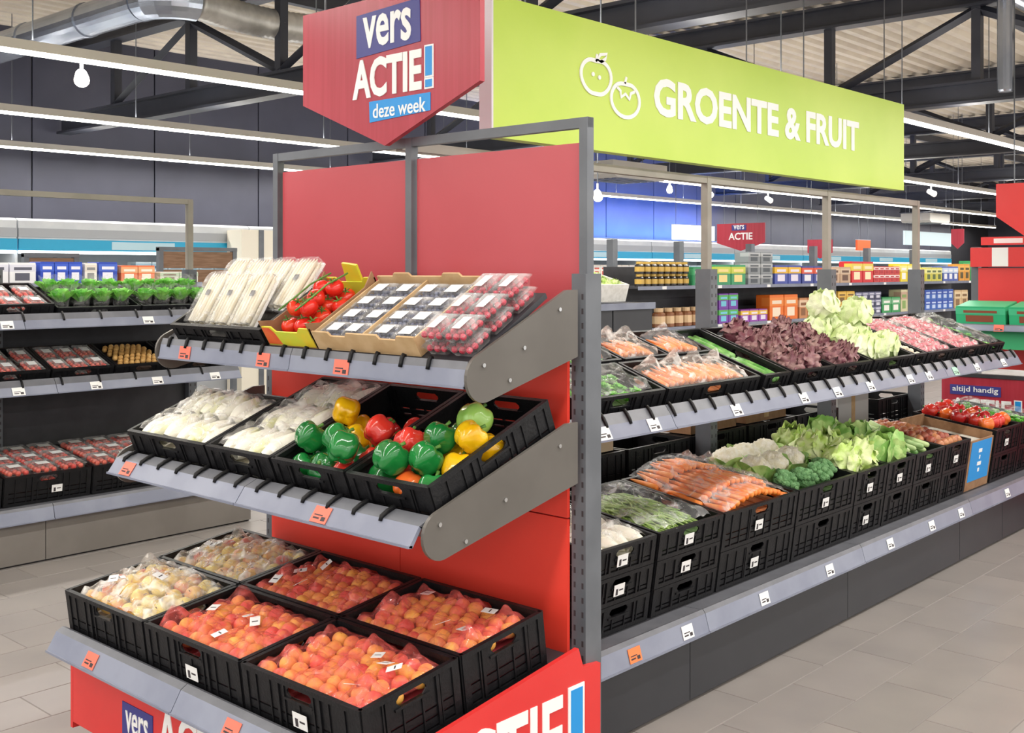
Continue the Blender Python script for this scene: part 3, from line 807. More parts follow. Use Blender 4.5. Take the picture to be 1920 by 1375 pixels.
# ------------------------------------------------------------------ middle endcap shelf: endive bags and bell peppers
MH = .14
mids = [(.003, .572, .40, 'wide black crate of bagged white endive on the middle shelf', 0), (.578, .41, .60, 'narrow black crate of bagged endive beside the peppers', 0),
        (.992, .405, .60, 'black crate of mixed bell peppers next to the endive', 1), (1.40, .395, .60, 'black crate of mixed bell peppers beside the grey bracket', 2)]
ME_ENDIVE = None
def endive_mesh():
    def f(u, v):
        z = (v-.5)*.19; r = .038*math.sin(PI*min(1, .12+v*.82))**.7*(1+.08*math.sin(6*2*PI*u+v*5))
        return (r*math.cos(2*PI*u), r*math.sin(2*PI*u), z)
    b = MB().grid(18, 10, f, 0, True); return b.mesh('endive', M_CREAM, True)
def hump(x0, x1, y0, y1, zc, amp, x, y):
    return zc+amp*math.sin(PI*(x-x0)/(x1-x0))*math.sin(PI*(y-y0)/(y1-y0))
for k, (xa, w, d, lb, kind) in enumerate(mids):
    M = TM @ T((xa+w/2, .014, 0))
    crate(M, w, d, MH, lb, 'crates on the middle endcap shelf')
    if kind == 0:
        wh = 'the wide endive crate' if k == 0 else 'the narrow endive crate'
        liner(M, w, d, .045, 'pale paper liner under the endive of '+wh, M_LINW)
        P_ = []
        ny = 3 if k == 0 else 3
        for r_ in range(2 if k == 0 else 3):
            for c_ in range(6 if k == 0 else 4):
                x = -w/2+.06+c_*(w-.12)/(5 if k == 0 else 3); y = .112+r_*.19
                z = .055+.038+.016*math.sin(PI*(c_+.5)/6)+RN.uniform(0, .014)
                tag(ob('endive', cached('endive', endive_mesh), None, M @ T((x, y, z)) @ RZ(RN.uniform(-12, 12)) @ RX(-90)), 'white endive head inside the clear bag of '+wh, 'endive', 'endives in '+wh)
                P_ += [(x, y+dy, z, .04) for dy in (-.055, 0, .055)]
        cols = [(-.265, -.003), (.003, .265)] if k == 0 else [(-.185, -.003), (.003, .185)]
        for (a, b) in cols:
            drape(M, [p for p in P_ if a-.04 < p[0] < b+.04], a, b, .03, d-.03, .08, M_FILMW, 'produce_bag', 'crinkled clear bag of endive in '+wh, 'bag', 'endive bags in '+wh, 32, .008, .024, knot=((a+b)/2, d*.72))
# peppers: (x, y, height above crate floor, colour, tilt x, tilt y) in the crate frame
ME_PS = pepper_stem()
def pepper(M, x, y, z, c, ax, ay, s, wh):
    t = tag(ob('bell_pepper', pepper_mesh({'g': M_PEPG, 'y': M_PEPY, 'r': M_PEPR, 'o': M_PEPO, 'l': M_PEPL}[c]), None, M @ T((x, y, z)) @ RX(ax) @ RY(ay) @ RZ(RN.uniform(0, 90)) @ SCL(s)),
            {'g': 'dark green', 'y': 'yellow', 'r': 'red', 'o': 'orange', 'l': 'light green'}[c]+' bell pepper in '+wh, 'bell pepper', {'g': 'green', 'y': 'yellow', 'r': 'red', 'o': 'orange', 'l': 'light green'}[c]+' peppers in '+wh)
    ob('stem', ME_PS, t)
MA = TM @ T((.992+.2025, .014, 0)); MBp = TM @ T((1.40+.1975, .014, 0))
whA, whB = 'the pepper crate next to the endive', 'the pepper crate beside the bracket'
pepA = [(-.13,.075,.075,'g',40,30),(-.03,.07,.07,'g',-40,20),(.06,.062,.068,'r',80,10),(.14,.08,.075,'g',60,-20),(-.135,.175,.08,'g',30,10),(-.035,.165,.115,'y',70,20),
        (.065,.165,.09,'g',65,15),(.145,.18,.075,'r',30,-30),(-.12,.27,.10,'y',75,-35),(-.03,.26,.085,'r',20,40),(.07,.265,.085,'o',60,20),(.145,.275,.08,'r',75,0),
        (-.13,.37,.08,'l',30,30),(-.03,.37,.08,'o',50,0),(.07,.36,.10,'y',40,25),(.14,.37,.075,'g',20,0),(-.12,.47,.07,'l',50,20),(-.02,.47,.075,'y',60,20),(.08,.46,.07,'l',40,10),(.145,.47,.07,'g',60,20),
        (-.11,.15,.155,'g',55,20),(-.085,.245,.175,'y',80,-40),(.115,.235,.145,'r',72,5),(.03,.145,.14,'g',60,30)]
pepB = [(-.13,.07,.07,'g',30,20),(-.04,.065,.07,'g',60,10),(.05,.06,.068,'o',80,10),(.135,.07,.07,'g',40,-10),(-.12,.165,.08,'r',70,-10),(-.03,.16,.08,'g',40,20),(.06,.155,.08,'g',60,20),(.14,.17,.075,'y',50,-10),
        (-.13,.265,.08,'r',30,10),(-.04,.26,.085,'g',40,20),(.055,.26,.085,'y',60,0),(.14,.265,.08,'y',50,20),(-.12,.37,.075,'g',30,0),(-.03,.37,.08,'l',40,20),(.06,.365,.08,'l',60,10),(.14,.37,.075,'y',70,10),
        (-.12,.47,.07,'g',40,0),(-.02,.475,.07,'o',60,20),(.07,.47,.07,'l',50,0),(.14,.475,.07,'r',60,0),
        (-.07,.185,.155,'r',50,-15),(.03,.19,.165,'g',45,10),(.105,.225,.155,'y',60,25),(.05,.315,.145,'l',60,0)]
def settle(pts, rad, x0, x1, y0, y1, zf, n=260):
    """let round things sink and push each other apart inside a crate"""
    P_ = [Vector(p) for p in pts]
    for it in range(n):
        for i, p in enumerate(P_):
            if it < n-90: p.z -= .0012
        for i in range(len(P_)):
            for j in range(i):
                dv = P_[i]-P_[j]; l = dv.length or 1e-4; need = rad[i]+rad[j]
                if l < need: dv *= (need-l)/l*.5; P_[i] += dv; P_[j] -= dv
        for i, p in enumerate(P_):
            p.x = max(x0+rad[i], min(x1-rad[i], p.x)); p.y = max(y0+rad[i], min(y1-rad[i], p.y)); p.z = max(zf+rad[i], p.z)
    return P_
for (lst, Mx, whx, hw_) in ((pepA, MA, whA, .182), (pepB, MBp, whB, .176)):
    lst = [e for e in lst if e[1] < .36]
    sc_ = [RN.uniform(.98, 1.14) for _ in lst]; rd_ = [.0535*s_ for s_ in sc_]
    for p, e, s_ in zip(settle([(x, y, z+.05) for (x, y, z, c, ax, ay) in lst], rd_, -hw_, hw_, .016, .50, .014), lst, sc_):
        pepper(Mx, p.x, p.y, p.z, e[3], -e[4], e[5], s_, whx)

# ------------------------------------------------------------------ upper endcap shelf: asparagus, tomatoes, blueberries, raspberries
def asparagus(M, label, group):
    t = thing('asparagus_pack', label, 'asparagus', M, group)
    ob('tray', cached('asptray', lambda: MB().box((-.07, 0, 0), (.07, .008, .235)).mesh('tray', M_WHITE)), t)
    sm = cached('spear', lambda: MB().tube([(0, 0, 0), (0, 0, .16), (0, 0, .205), (0, 0, .228)], [.009, .0085, .0075, .002], 8).mesh('spear', M_ASP, True))
    for i in range(7): ob('spear', sm, t, T((-.058+.0193*i, -.008, .004+RN.uniform(0, .008))))
    for i in range(6): ob('spear', sm, t, T((-.048+.0193*i, -.023, .004+RN.uniform(0, .008))))
    ob('label', cached('asplab', lambda: MB().box((-.012, -.0375, .125), (.014, -.036, .15)).mesh('label', M_INK)), t)
    def wrap():
        def P(u, v):
            a = 2*PI*u; x = .073*max(-1, min(1, 1.35*math.cos(a))); y = -.013+.026*max(-1, min(1, 1.4*math.sin(a)))
            pin = 1-.35*max(0, (v-.9)/.1); return (x*pin+.002*nz((u*9, v*9, 1)), y*pin+.003*nz((u*12, v*14, 5)), -.002+.25*v)
        return MB().grid(26, 14, P, 0, True).mesh('film', M_FILM, True)
    ob('film', cached('aspwrap', wrap), t)
crate(TT @ T((.40, .020, 0)), .64, .36, .07, 'low black crate that the asparagus packs stand in', 'asparagus crate')
for i in range(3): asparagus(TT @ T((.185+.158*i, .080, .028)) @ RX(-62), 'wrapped pack of white asparagus with black sticker at the rail', 'asparagus packs at the rail')
for i in range(4): asparagus(TT @ T((.168+.155*i, .20, .036)) @ RX(-68), 'wrapped pack of white asparagus in the rear row', 'asparagus packs in the rear row')

# tomato carton with printed yellow and red ends
tc = thing('tomato_carton', 'open red and yellow printed carton of vine tomatoes', 'carton', TT @ T((.732, .017, 0)))
M_PRY = mat('print_yellow', 'e3c62a', .5, 'c8d23a', 6); M_PRR = mat('print_red', 'd8392a', .5, 'e0662f', 9)
MT = TT @ T((.732+.145, .017, 0))
ob('base', MB().box((0, 0, .001), (.29, .36, .006)).mesh('base', M_CARDD), tc)
for xa in (0, .284): ob('side', MB().prism([(0, .006), (.36, .006), (.36, .11), (.30, .075), (.06, .075), (0, .11)], xa, xa+.006, 'x').mesh('side', M_CARDD), tc)
for ya, m in ((0, M_PRY), (.354, M_PRY)):
    e = ob('end', MB().prism([(0, .006), (.29, .006), (.29, .085), (.23, .085), (.21, .065), (.08, .065), (.06, .085), (0, .085)], ya, ya+.006, 'y').mesh('end', m), tc)
    ob('printed_patch', MB().prism([(.005, .01), (.09, .01), (.07, .06), (.05, .08), (.005, .08)], ya-.001, ya+.007, 'y').mesh('printed_patch', M_PRR), e)
ob('corner_flap', MB().prism([(.10, .02), (.20, .02), (.21, .135), (.13, .145)], .361, .371, 'y').mesh('corner_flap', M_PRY), tc)
for lay, (zz, ins, sp) in enumerate(((.040, .046, .0765), (.098, .084, .0765))):
    for (x, y) in hexspots(.29, .36, sp, .002, ins):
        o = tag(ob('tomato', ME_TOM, None, MT @ T((x, y, zz+RN.uniform(0, .006))) @ RZ(RN.uniform(0, 360)) @ RX(RN.uniform(-50, 50))), 'round red vine tomato in the printed carton', 'tomato', 'vine tomatoes in the carton')
        ob('calyx', ME_CALYX, o)
for k in range(2):
    vm = MB().tube([(-.06+.1*k, .05, .128), (-.04+.1*k, .13, .138), (-.055+.1*k, .22, .136), (-.03+.1*k, .31, .132)], .0035, 6)
    tag(ob('tomato_vine', vm.mesh('tomato_vine', M_STEM, True), None, MT), 'green vine stem lying on the tomatoes', 'vine', 'vine stems on the tomatoes')

def berries(m, n, r, w, d, z0, z1, seed, name):
    def mk():
        rr = random.Random(seed); b = MB(); nx, ny = max(2, int((w-.004)/(2*r*.92))), max(2, int((d-.004)/(2*r*.92)))
        for i in range(nx):
            for j in range(ny):
                x = -w/2+r+(w-2*r)*i/(nx-1)+rr.uniform(-.15, .15)*r; y = r+(d-2*r)*j/(ny-1)+rr.uniform(-.15, .15)*r
                x = max(-w/2+r, min(w/2-r, x)); y = max(r, min(d-r, y))
                for k, zz in enumerate((z1-r*1.05-rr.uniform(0, .3)*r, z1-r*2.7)):
                    if zz > z0+r*.6: b.blob(r*rr.uniform(.9, 1.02), 8, 6, None, 0, T((x*(1-.08*k), d/2+(y-d/2)*(1-.1*k), zz)))
        return b.mesh(name, m, True)
    return cached((name, n, seed, round(w, 3), round(d, 3), round(z1, 3)), mk)
def punnet_tray(w, d, h):
    def mk():
        b = MB(); i = .012
        for sx in (-1, 1): b.add([(sx*(w/2-i), i, 0), (sx*(w/2-i), d-i, 0), (sx*w/2, d, h), (sx*w/2, 0, h)], [(0, 1, 2, 3)])
        b.add([(-w/2+i, i, 0), (w/2-i, i, 0), (w/2, 0, h), (-w/2, 0, h)], [(0, 1, 2, 3)])
        b.add([(-w/2+i, d-i, 0), (w/2-i, d-i, 0), (w/2, d, h), (-w/2, d, h)], [(0, 1, 2, 3)])
        b.box((-w/2+i, i, 0), (w/2-i, d-i, .002))
        for (a, c) in (((-w/2-.004, -.004), (w/2+.004, .003)), ((-w/2-.004, d-.003), (w/2+.004, d+.004)), ((-w/2-.004, 0), (-w/2+.003, d)), ((w/2-.003, 0), (w/2+.004, d))):
            b.box((a[0], a[1], h-.005), (c[0], c[1], h))
        return b.mesh('tray', M_PUN)
    return cached(('pt', w, d, h), mk)
def punnet_lid(w, d, h):
    def mk():
        b = MB().box((-w/2, 0, h+.001), (w/2, d, h+.004)); b.prism([(-w/2+.008, .008), (w/2-.008, .008), (w/2-.008, d-.008), (-w/2+.008, d-.008)], h+.004, h+.009)
        return b.mesh('lid', M_PUN)
    return cached(('pl', w, d, h), mk)
def punnet(M, w, d, h, m, n, r, label, group, slip, nm):
    t = thing(nm+'_punnet', label, 'punnet', M, group)
    ob('tray', punnet_tray(w, d, h), t)
    stuff(ob('berries', berries(m, n, r, w-.008, d-.006, .002, h, RN.randint(0, 2), nm+'_fruit'), t))
    ob('lid', punnet_lid(w, d, h), t)
    if slip:
        sw, sd, ox = slip
        ob('label', cached(('pslip', slip, h, d), lambda: MB().box((-sw/2+ox, d/2-sd/2, h+.0092), (sw/2+ox, d/2+sd/2, h+.0102)).mesh('label', M_TAGW)), t)
TW_, TD_ = .535, .372
bt = thing('cardboard_tray', 'brown cardboard tray holding the blueberry punnets', 'tray', TT @ T((1.03, .017, 0)))
ob('base', MB().box((0, 0, .001), (TW_, TD_, .006)).mesh('base', M_CARD), bt)
def notched(h, dh): return [(0, .006), (TW_, .006), (TW_, h), (.45, h), (.44, h+dh), (.36, h+dh), (.35, h), (.19, h), (.18, h+dh), (.1, h+dh), (.09, h), (0, h)]
ob('front_wall', MB().prism(notched(.075, -.015), 0, .008, 'y').mesh('front_wall', M_CARD), bt)
ob('rear_wall', MB().prism(notched(.085, .013), TD_-.008, TD_, 'y').mesh('rear_wall', M_CARD), bt)
for xa in (0, TW_/2-.004, TW_-.008): ob('side_wall', MB().box((xa, .008, .006), (xa+.008, TD_-.008, .07)).mesh('side_wall', M_CARD), bt)
for c_ in range(4):
    for r_ in range(4):
        punnet(TT @ T((1.03+.0725+.1265*c_+(.009 if c_ > 1 else 0), (.029+.0875*r_), .008)), .112, .076, .052, M_BLUE, 60, .0095,
               'clear punnet of dark blueberries in the cardboard tray', 'blueberry punnets in the cardboard tray', (.06, .045, RN.choice((-.012, 0, .012))), 'blueberry')
for lay in range(2):
    for c_ in range(2):
        for r_ in range(3):
            punnet(TT @ T((1.641+.112*c_, .018+.126*r_, .006+.050*lay)), .100, .114, .038, M_RASP, 60, .0125,
                   ('clear punnet of raspberries with a white label strip, upper layer' if lay else 'clear punnet of raspberries in the lower layer of the stack'),
                   'raspberry punnets upper layer' if lay else 'raspberry punnets lower layer', (.034, .066, 0) if lay else None, 'raspberry')
# ------------------------------------------------------------------ long gondola: upper shelf
TU = T((0, .392, 1.203)) @ RX(20)
TL = T((0, .318, .3765)) @ RX(8)
UH = .14
def pile(M, w, d, zb, me, name, label, cat, group, s, jit=.004, hump_=.04, kids=(), inset=.05, rot=rrot, zr=.01, items=None, r=.035, sc=None):
    for (x, y) in hexspots(w, d, s, jit, inset):
        z = zb+hump_*math.exp(-(x/(w*.33))**2-((y-d/2)/(d*.36))**2)+RN.uniform(0, zr)
        o = tag(ob(name, me, None, M @ T((x, y, z)) @ rot() @ (SCL(sc*RN.uniform(.9, 1.1)) if sc else Matrix.Identity(4))), label, cat, group)
        for kn, km in kids: ob(kn, km, o)
        if items is not None: items.append((x, y, z, r))
def bed(M, w, d, h, label, mtl, z=.014): return liner(M, w, d, h, label, mtl, 'liner', z)
M_BEDG = mat('bed_green', '5d7a45', .8, '466034', 30); M_BEDO = mat('bed_orange', 'b06a3a', .8, '8f5630', 30); M_BEDD = mat('bed_dark', '4a3a34', .8, '3a2d29', 30)
def carrot_mesh():
    return MB().tube([(0, -.085, 0), (0, -.08, 0), (0, -.03, 0), (0, .04, .002), (0, .09, .004)], [.006, .0155, .0145, .010, .002], 9).mesh('carrot', M_CARROT, True)
def yaw(a=14): return RZ(RN.uniform(-a, a)) @ RY(RN.uniform(0, 360)) @ RX(RN.uniform(-5, 5))
def carrots_in_bag(M, w, d, zb, wh, n, bags, z2=.02, mtl=None):
    it = []
    cols = max(3, int((w-.06)/.036)); rows = max(1, round((d-.04)/.15)) if d > .4 else 1
    for r_ in range(rows):
        for c_ in range(cols):
            x = -w/2+.04+c_*(w-.08)/(cols-1); y = .11+(d-.22)*(r_/(rows-1) if rows > 1 else .5)
            z = zb+.02+z2*math.sin(PI*(c_+.5)/cols)+RN.uniform(0, .006)+(.024 if r_ % 2 else 0)
            tag(ob('carrot', cached('carrot', carrot_mesh), None, M @ T((x, y, z)) @ yaw(10)), 'orange carrot in the bags of '+wh, 'carrot', 'carrots in '+wh)
            it += [(x, y+dy, z, .024) for dy in (-.07, -.035, 0, .035, .07)]
    for i in range(bags):
        a = -w/2+.02+(w-.04)*i/bags+.002; b = -w/2+.02+(w-.04)*(i+1)/bags-.002
        drape(M, [p for p in it if a-.03 < p[0] < b+.03], a, b, .02, d-.025, zb, mtl or M_FILM, 'produce_bag', 'shiny clear bag of carrots in '+wh, 'bag', 'carrot bags in '+wh, 28, .010, .02, knot=((a+b)/2, d*.75))
def leaf_sprig(n, seed, m, L=.075, spread=1.0, w=.011):
    """a leafy bunch: many small curved leaves on stems"""
    rr = random.Random(seed); b = MB()
    for i in range(n):
        a = rr.uniform(0, 2*PI); t_ = rr.uniform(.2, 1.0)*spread; l = L*rr.uniform(.6, 1.1)
        dx, dy = math.cos(a)*math.sin(t_), math.sin(a)*math.sin(t_); dz = math.cos(t_)
        s0 = Vector((dx, dy, dz))*l*.35; s1 = Vector((dx, dy, dz))*l*.75; s2 = Vector((dx*1.15, dy*1.15, dz*.85))*l
        sd = Vector((-dy, dx, 0)); sd = sd.normalized() if sd.length > .01 else Vector((1, 0, 0))
        up_ = Vector((0, 0, 1)); ww = w*rr.uniform(.7, 1.3)
        b.add([s0, s1+sd*ww+up_*.004, s2, s1-sd*ww+up_*.004, (s0+s1)/2+sd*ww*.6, (s0+s1)/2-sd*ww*.6], [(0, 4, 1, 2), (0, 2, 3, 5)])
    return b.mesh('foliage', m, False, False)

# greens at the endcap post
def greens(M, w, d, wh, n, m=None, name='leaf_bunch', desc='bunch of green leaves'):
    bed(M, w, d, .06, 'dark green bed under the greens of '+wh, M_BEDG)
    k = 0
    for (x, y) in hexspots(w, d, .085, .008, .06):
        t = tag(ob(name, cached((name, k % 3, m and m.name), lambda: leaf_sprig(60, k % 3, m or M_HERB, .05, 1.0, .010)), None, M @ T((x, y, .064+.01*(k % 2))) @ RZ(RN.uniform(0, 360))), desc+' in '+wh, 'greens', 'green bunches in '+wh)
        k += 1
    drape(M, [(x, y, .09, .05) for (x, y) in hexspots(w, d, .085, 0, .06)], -w/2+.025, w/2-.025, .025, d-.025, .08, M_FILM, 'produce_bag', 'clear film over the greens of '+wh, 'bag', None, 20, .03, .012)
C = crate(TU @ T((.70, 0, 0)), .62, .30, UH, 'black crate of bagged greens beside the endcap post, rail side', 'crates on the upper vegetable shelf')
greens(TU @ T((.70, 0, 0)), .62, .30, 'the rail side greens crate', 20)
C = crate(TU @ T((.90, .32, 0)), .39, .30, UH, 'black crate of bagged greens beside the endcap post, rear row', 'crates on the upper vegetable shelf')
greens(TU @ T((.90, .32, 0)), .39, .30, 'the rear greens crate', 20)
crate(TU @ T((1.425, 0, 0)), .80, .30, UH, 'wide black crate of bagged carrots at the rail of the upper shelf', 'crates on the upper vegetable shelf')
M = TU @ T((1.425, 0, 0)); bed(M, .80, .30, .084, 'dull orange bed under the carrots of the wide rail crate', M_BEDO)
carrots_in_bag(M, .76, .28, .088, 'the wide rail carrot crate', 20, 4, .022, M_FILMW)
crate(TU @ T((1.295, .32, 0)), .37, .30, UH, 'black crate of pale bagged carrots between greens and carrot crate', 'crates on the upper vegetable shelf')
M = TU @ T((1.295, .32, 0)); bed(M, .37, .30, .084, 'dull orange bed under the pale bagged carrots', M_BEDO)
carrots_in_bag(M, .34, .28, .09, 'the rear pale carrot crate', 9, 2, .02, M_FILMW)
crate(TU @ T((1.68, .32, 0)), .37, .30, UH, 'black crate of carrots behind the wide carrot crate, next to cucumbers', 'crates on the upper vegetable shelf')
M = TU @ T((1.68, .32, 0)); bed(M, .37, .30, .084, 'dull orange bed under the carrots next to the cucumbers', M_BEDO)
carrots_in_bag(M, .34, .28, .09, 'the rear carrot crate next to cucumbers', 9, 1, .02)
# cucumbers
M = TU @ T((2.0, 0, 0))
crate(M, .27, .60, UH, 'narrow black crate of wrapped cucumbers beside the red lettuce', 'crates on the upper vegetable shelf')
bed(M, .27, .60, .065, 'green bed under the wrapped cucumbers', M_BEDG)
cm_ = MB().tube([(0, -.14, 0), (0, -.13, 0), (0, -.05, .0), (0, .06, .002), (0, .13, .004), (0, .14, .004)], [.006, .019, .022, .022, .017, .005], 10).mesh('cucumber', M_CUC, True)
for r_ in range(2):
    for c_ in range(4):
        tag(ob('cucumber', cm_, None, M @ T((-.085+.056*c_, .155+.285*r_, .09+RN.uniform(0, .004))) @ RY(RN.uniform(0, 360))), 'long green cucumber in the narrow crate', 'cucumber', 'cucumbers in the narrow crate')
# red lettuce
for i in range(2):
    M = TU @ T((2.39+.475*i, 0, 0)); wh = ('the red lettuce crate beside the cucumbers', 'the red lettuce crate beside the icebergs')[i]
    crate(M, .47, .60, UH, 'black crate of '+wh[4:].replace(' crate', ''), 'crates on the upper vegetable shelf')
    bed(M, .47, .60, .06, 'dark bed under the heads of '+wh, M_BEDD)
    for (x, y) in hexspots(.47, .60, .145, .01, .095):
        head(M @ T((x, y, .125)) @ RZ(RN.uniform(0, 360)) @ RX(RN.uniform(-25, 25)), 'red_lettuce', 'frilly dark red lettuce head in '+wh, 'red lettuces in '+wh, 'lettuce', .92)
# icebergs
M = TU @ T((3.41, 0, 0))
crate(M, .58, .60, UH, 'black crate of pale green iceberg lettuces on the upper shelf', 'crates on the upper vegetable shelf')
bed(M, .58, .60, .055, 'pale green bed under the iceberg lettuces', M_BEDG)
for (x, y) in hexspots(.58, .60, .17, .004, .10):
    head(M @ T((x, y, .135)) @ RZ(RN.uniform(0, 360)) @ RX(RN.uniform(-15, 15)), 'iceberg', 'pale green iceberg lettuce with loose outer leaves', 'iceberg lettuces on the upper shelf', 'lettuce', .95)
for (x, y) in ((-.12, .48), (.1, .36)):
    head(M @ T((x, y, .28)) @ RZ(40) @ RX(-20), 'iceberg', 'pale iceberg lettuce lying on top of the others', 'icebergs on top of the pile', 'lettuce', 1.0)
# mushrooms
M = TU @ T((3.80, 0, 0))
crate(M, .18, .60, UH, 'slim black crate of white mushrooms beside the icebergs', 'crates on the upper vegetable shelf')
bed(M, .18, .60, .085, 'pale bed under the white mushrooms', M_LINW)
mm = MB().blob(.021, 12, 8, lambda th, ph, d: 1 if th < 1.7 else .55); mm = mm.mesh('mushroom', M_MUSH, True)
pile(M, .18, .60, .107, mm, 'mushroom', 'small white mushroom in the slim crate', 'mushroom', 'mushrooms in the slim crate', .045, .001, .012, inset=.035, rot=lambda: RZ(RN.uniform(0, 360)) @ RX(RN.uniform(-30, 30)))
# radishes
for i in range(2):
    M = TU @ T((4.165+.53*i, 0, 0)); wh = ('the radish crate beside the mushrooms', 'the radish crate beside the rear greens')[i]
    crate(M, .525, .60, UH, 'black crate of bagged red radishes, '+('beside the mushrooms' if i == 0 else 'beside the last greens'), 'crates on the upper vegetable shelf')
    bed(M, .525, .60, .09, 'dark bed under the radishes of '+wh, M_BEDD)
    rm = cached('radm', lambda: round_mesh('radish', .021, M_RAD, .1, zs=1.1, nu=12, nv=8))
    it = []
    pile(M, .525, .60, .113, rm, 'radish', 'small red radish in '+wh, 'radish', 'radishes in '+wh, .058, .002, .025, items=it, r=.022)
    for (a, b) in ((-.24, -.003), (.003, .24)):
        drape(M, [p for p in it if a-.03 < p[0] < b+.03], a, b, .03, .57, .10, M_FILMW, 'produce_bag', 'milky clear bag of radishes in '+wh, 'bag', 'radish bags in '+wh, 24, .006, .018, knot=((a+b)/2, .4))
M = TU @ T((5.14, 0, 0))
crate(M, .34, .60, UH, 'black crate of small greens at the far shelf end', 'crates on the upper vegetable shelf')
greens(M, .34, .60, 'the far end greens crate', 20)

# ------------------------------------------------------------------ long gondola: stacked crates on the base shelf
LH = .186
low = [(.40, .43, 'endive', 'endive'), (.845, .51, 'beans', 'green bean'), (1.36, .70, 'carrots', 'bagged carrot'), (2.065, .66, 'cauli', 'cauliflower and broccoli'), (2.73, .40, 'lettuce', 'leafy lettuce'),
       (3.135, .39, 'cabbage', 'green cabbage'), (3.53, .45, 'leek', 'leek'), (3.985, .44, 'apple2', 'bagged red onion'), (4.90, .52, 'redpep', 'red pepper'), (5.425, .46, 'greens', 'dark greens')]
for (xa, w, kind, nm) in low:
    nl = 3 if kind in ('endive', 'beans') else 2; hh = 2*LH/nl; pl = nm if nm == 'dark greens' else nm+'s'
    for lay in range(nl):
        crate(TL @ T((xa+w/2, 0, .001+hh*lay)), w, .60, hh-.002, ('upper black crate of the stack holding '+pl if lay == nl-1 else 'lowest black crate of the stack under '+pl if lay == 0 else 'middle black crate of the stack under '+pl),
              'stacked crates on the base shelf', note=(-.06 if (lay or kind in ('carrots', 'lettuce')) else None))
    M = TL @ T((xa+w/2, 0, LH)); D = .60
    wh = 'the base shelf '+nm+' crate'
    if kind == 'endive':
        bed(M, w, D, .105, 'pale liner under the endive of the base shelf', M_LINW, .08); it = []
        for r_ in range(3):
            for c_ in range(4):
                x, y, z = -.135+.09*c_, .112+.19*r_, .152+RN.uniform(0, .01)
                tag(ob('endive', cached('endive', endive_mesh), None, M @ T((x, y, z)) @ RZ(RN.uniform(-10, 10)) @ RX(-90)), 'white endive head in the bag of the base shelf crate', 'endive', 'endives on the base shelf'); it += [(x, y+dy, z, .04) for dy in (-.055, 0, .055)]
        drape(M, it, -.19, .19, .03, .57, .13, M_FILMW, 'produce_bag', 'milky clear bag of endive on the base shelf', 'bag', None, 30, .007, .02)
    elif kind == 'beans':
        bed(M, w, D, .125, 'green bed under the beans of the base shelf', M_BEDG, .08)
        b = MB(); rr = random.Random(5)
        for i in range(420):
            x, y = rr.uniform(-w/2+.085, w/2-.085), rr.uniform(.085, D-.1); z = .137+.05*math.exp(-(x/.2)**2-((y-.3)/.2)**2)*rr.uniform(.5, 1.1)
            a = rr.uniform(-.9, .9); l = rr.uniform(.045, .06)
            b.tube([(x-l*math.sin(a), y-l*math.cos(a), z), (x+rr.uniform(-.006, .006), y, z+.006), (x+l*math.sin(a), y+l*math.cos(a), z)], [.002, .0045, .002], 5)
        tag(stuff(ob('green_beans', b.mesh('green_beans', M_BEAN, True), None, M)), 'pile of thin green beans in the base shelf crate', 'beans')
        it = [(x, y, .172, .034) for (x, y) in hexspots(w, D, .06, 0, .06)]
        drape(M, it, -w/2+.04, w/2-.04, .04, D-.04, .15, M_FILM, 'produce_bag', 'clear bag over the green beans of the base shelf', 'bag', None, 26, .006, .012, knot=(0, .4))
    elif kind == 'carrots':
        bed(M, w, D, .12, 'dull orange bed under the base shelf carrots', M_BEDO)
        carrots_in_bag(M, w-.04, D, .125, wh, 20, 3, .075)
    elif kind == 'cauli':
        bed(M, w, D, .09, 'green bed under the cauliflowers and broccoli', M_BEDG)
        for (x, y, k) in ((-.22, .14, 'b'), (-.05, .12, 'b'), (.12, .12, 'b'), (.24, .16, 'b'), (-.22, .32, 'c'), (-.03, .32, 'c'), (.17, .33, 'c'), (-.21, .49, 'c'), (-.02, .49, 'c'), (.19, .49, 'c')):
            if k == 'c': head(M @ T((x, y, .19)) @ RZ(RN.uniform(0, 360)) @ RX(12), 'cauliflower', 'white cauliflower ringed by pale green leaves', 'cauliflowers on the base shelf', 'cauliflower', 1.1)
            else: broccoli(M @ T((x, y, .172)) @ RX(RN.uniform(5, 30)) @ RZ(RN.uniform(0, 360)) @ SCL(1.1), 'dark green broccoli head at the rail beside cauliflowers', 'broccoli on the base shelf')
    elif kind == 'lettuce':
        bed(M, w, D, .09, 'green bed under the base shelf lettuces', M_BEDG)
        for (x, y) in ((-.10, .15), (.10, .14), (-.1, .34), (.1, .33), (0, .51)):
            head(M @ T((x, y, .20)) @ RZ(RN.uniform(0, 360)) @ RX(18), 'lettuce', 'yellow green frilly lettuce on the base shelf', 'frilly lettuces on the base shelf', 'lettuce', 1.12)
    elif kind == 'cabbage':
        bed(M, w, D, .09, 'green bed under the base shelf cabbages', M_BEDG)
        for (x, y) in ((-.09, .14), (.09, .14), (-.09, .34), (.09, .33), (0, .51)):
            head(M @ T((x, y, .21)) @ RZ(RN.uniform(0, 360)) @ RX(14), 'cabbage', 'round green cabbage with curled outer leaves on the base shelf', 'cabbages on the base shelf', 'cabbage', 1.15)
    elif kind == 'leek':
        bed(M, w, D, .12, 'green bed under the leeks', M_BEDG)
        M_LEEK = mat('leek_green', '6a9a52', .45, 'cfe0a0', 5, lo=.4, hi=.6)
        lm = MB().tube([(0, -.2, 0), (0, -.19, 0), (0, 0, .004), (0, .1, .01), (0, .2, .022)], [.01, .017, .018, .02, .026], 9)
        for s in (-1, 0, 1): lm.prism([(-.012+.02*s, .1), (.012+.02*s, .1), (.004+.05*s, .26)], .012, .02)
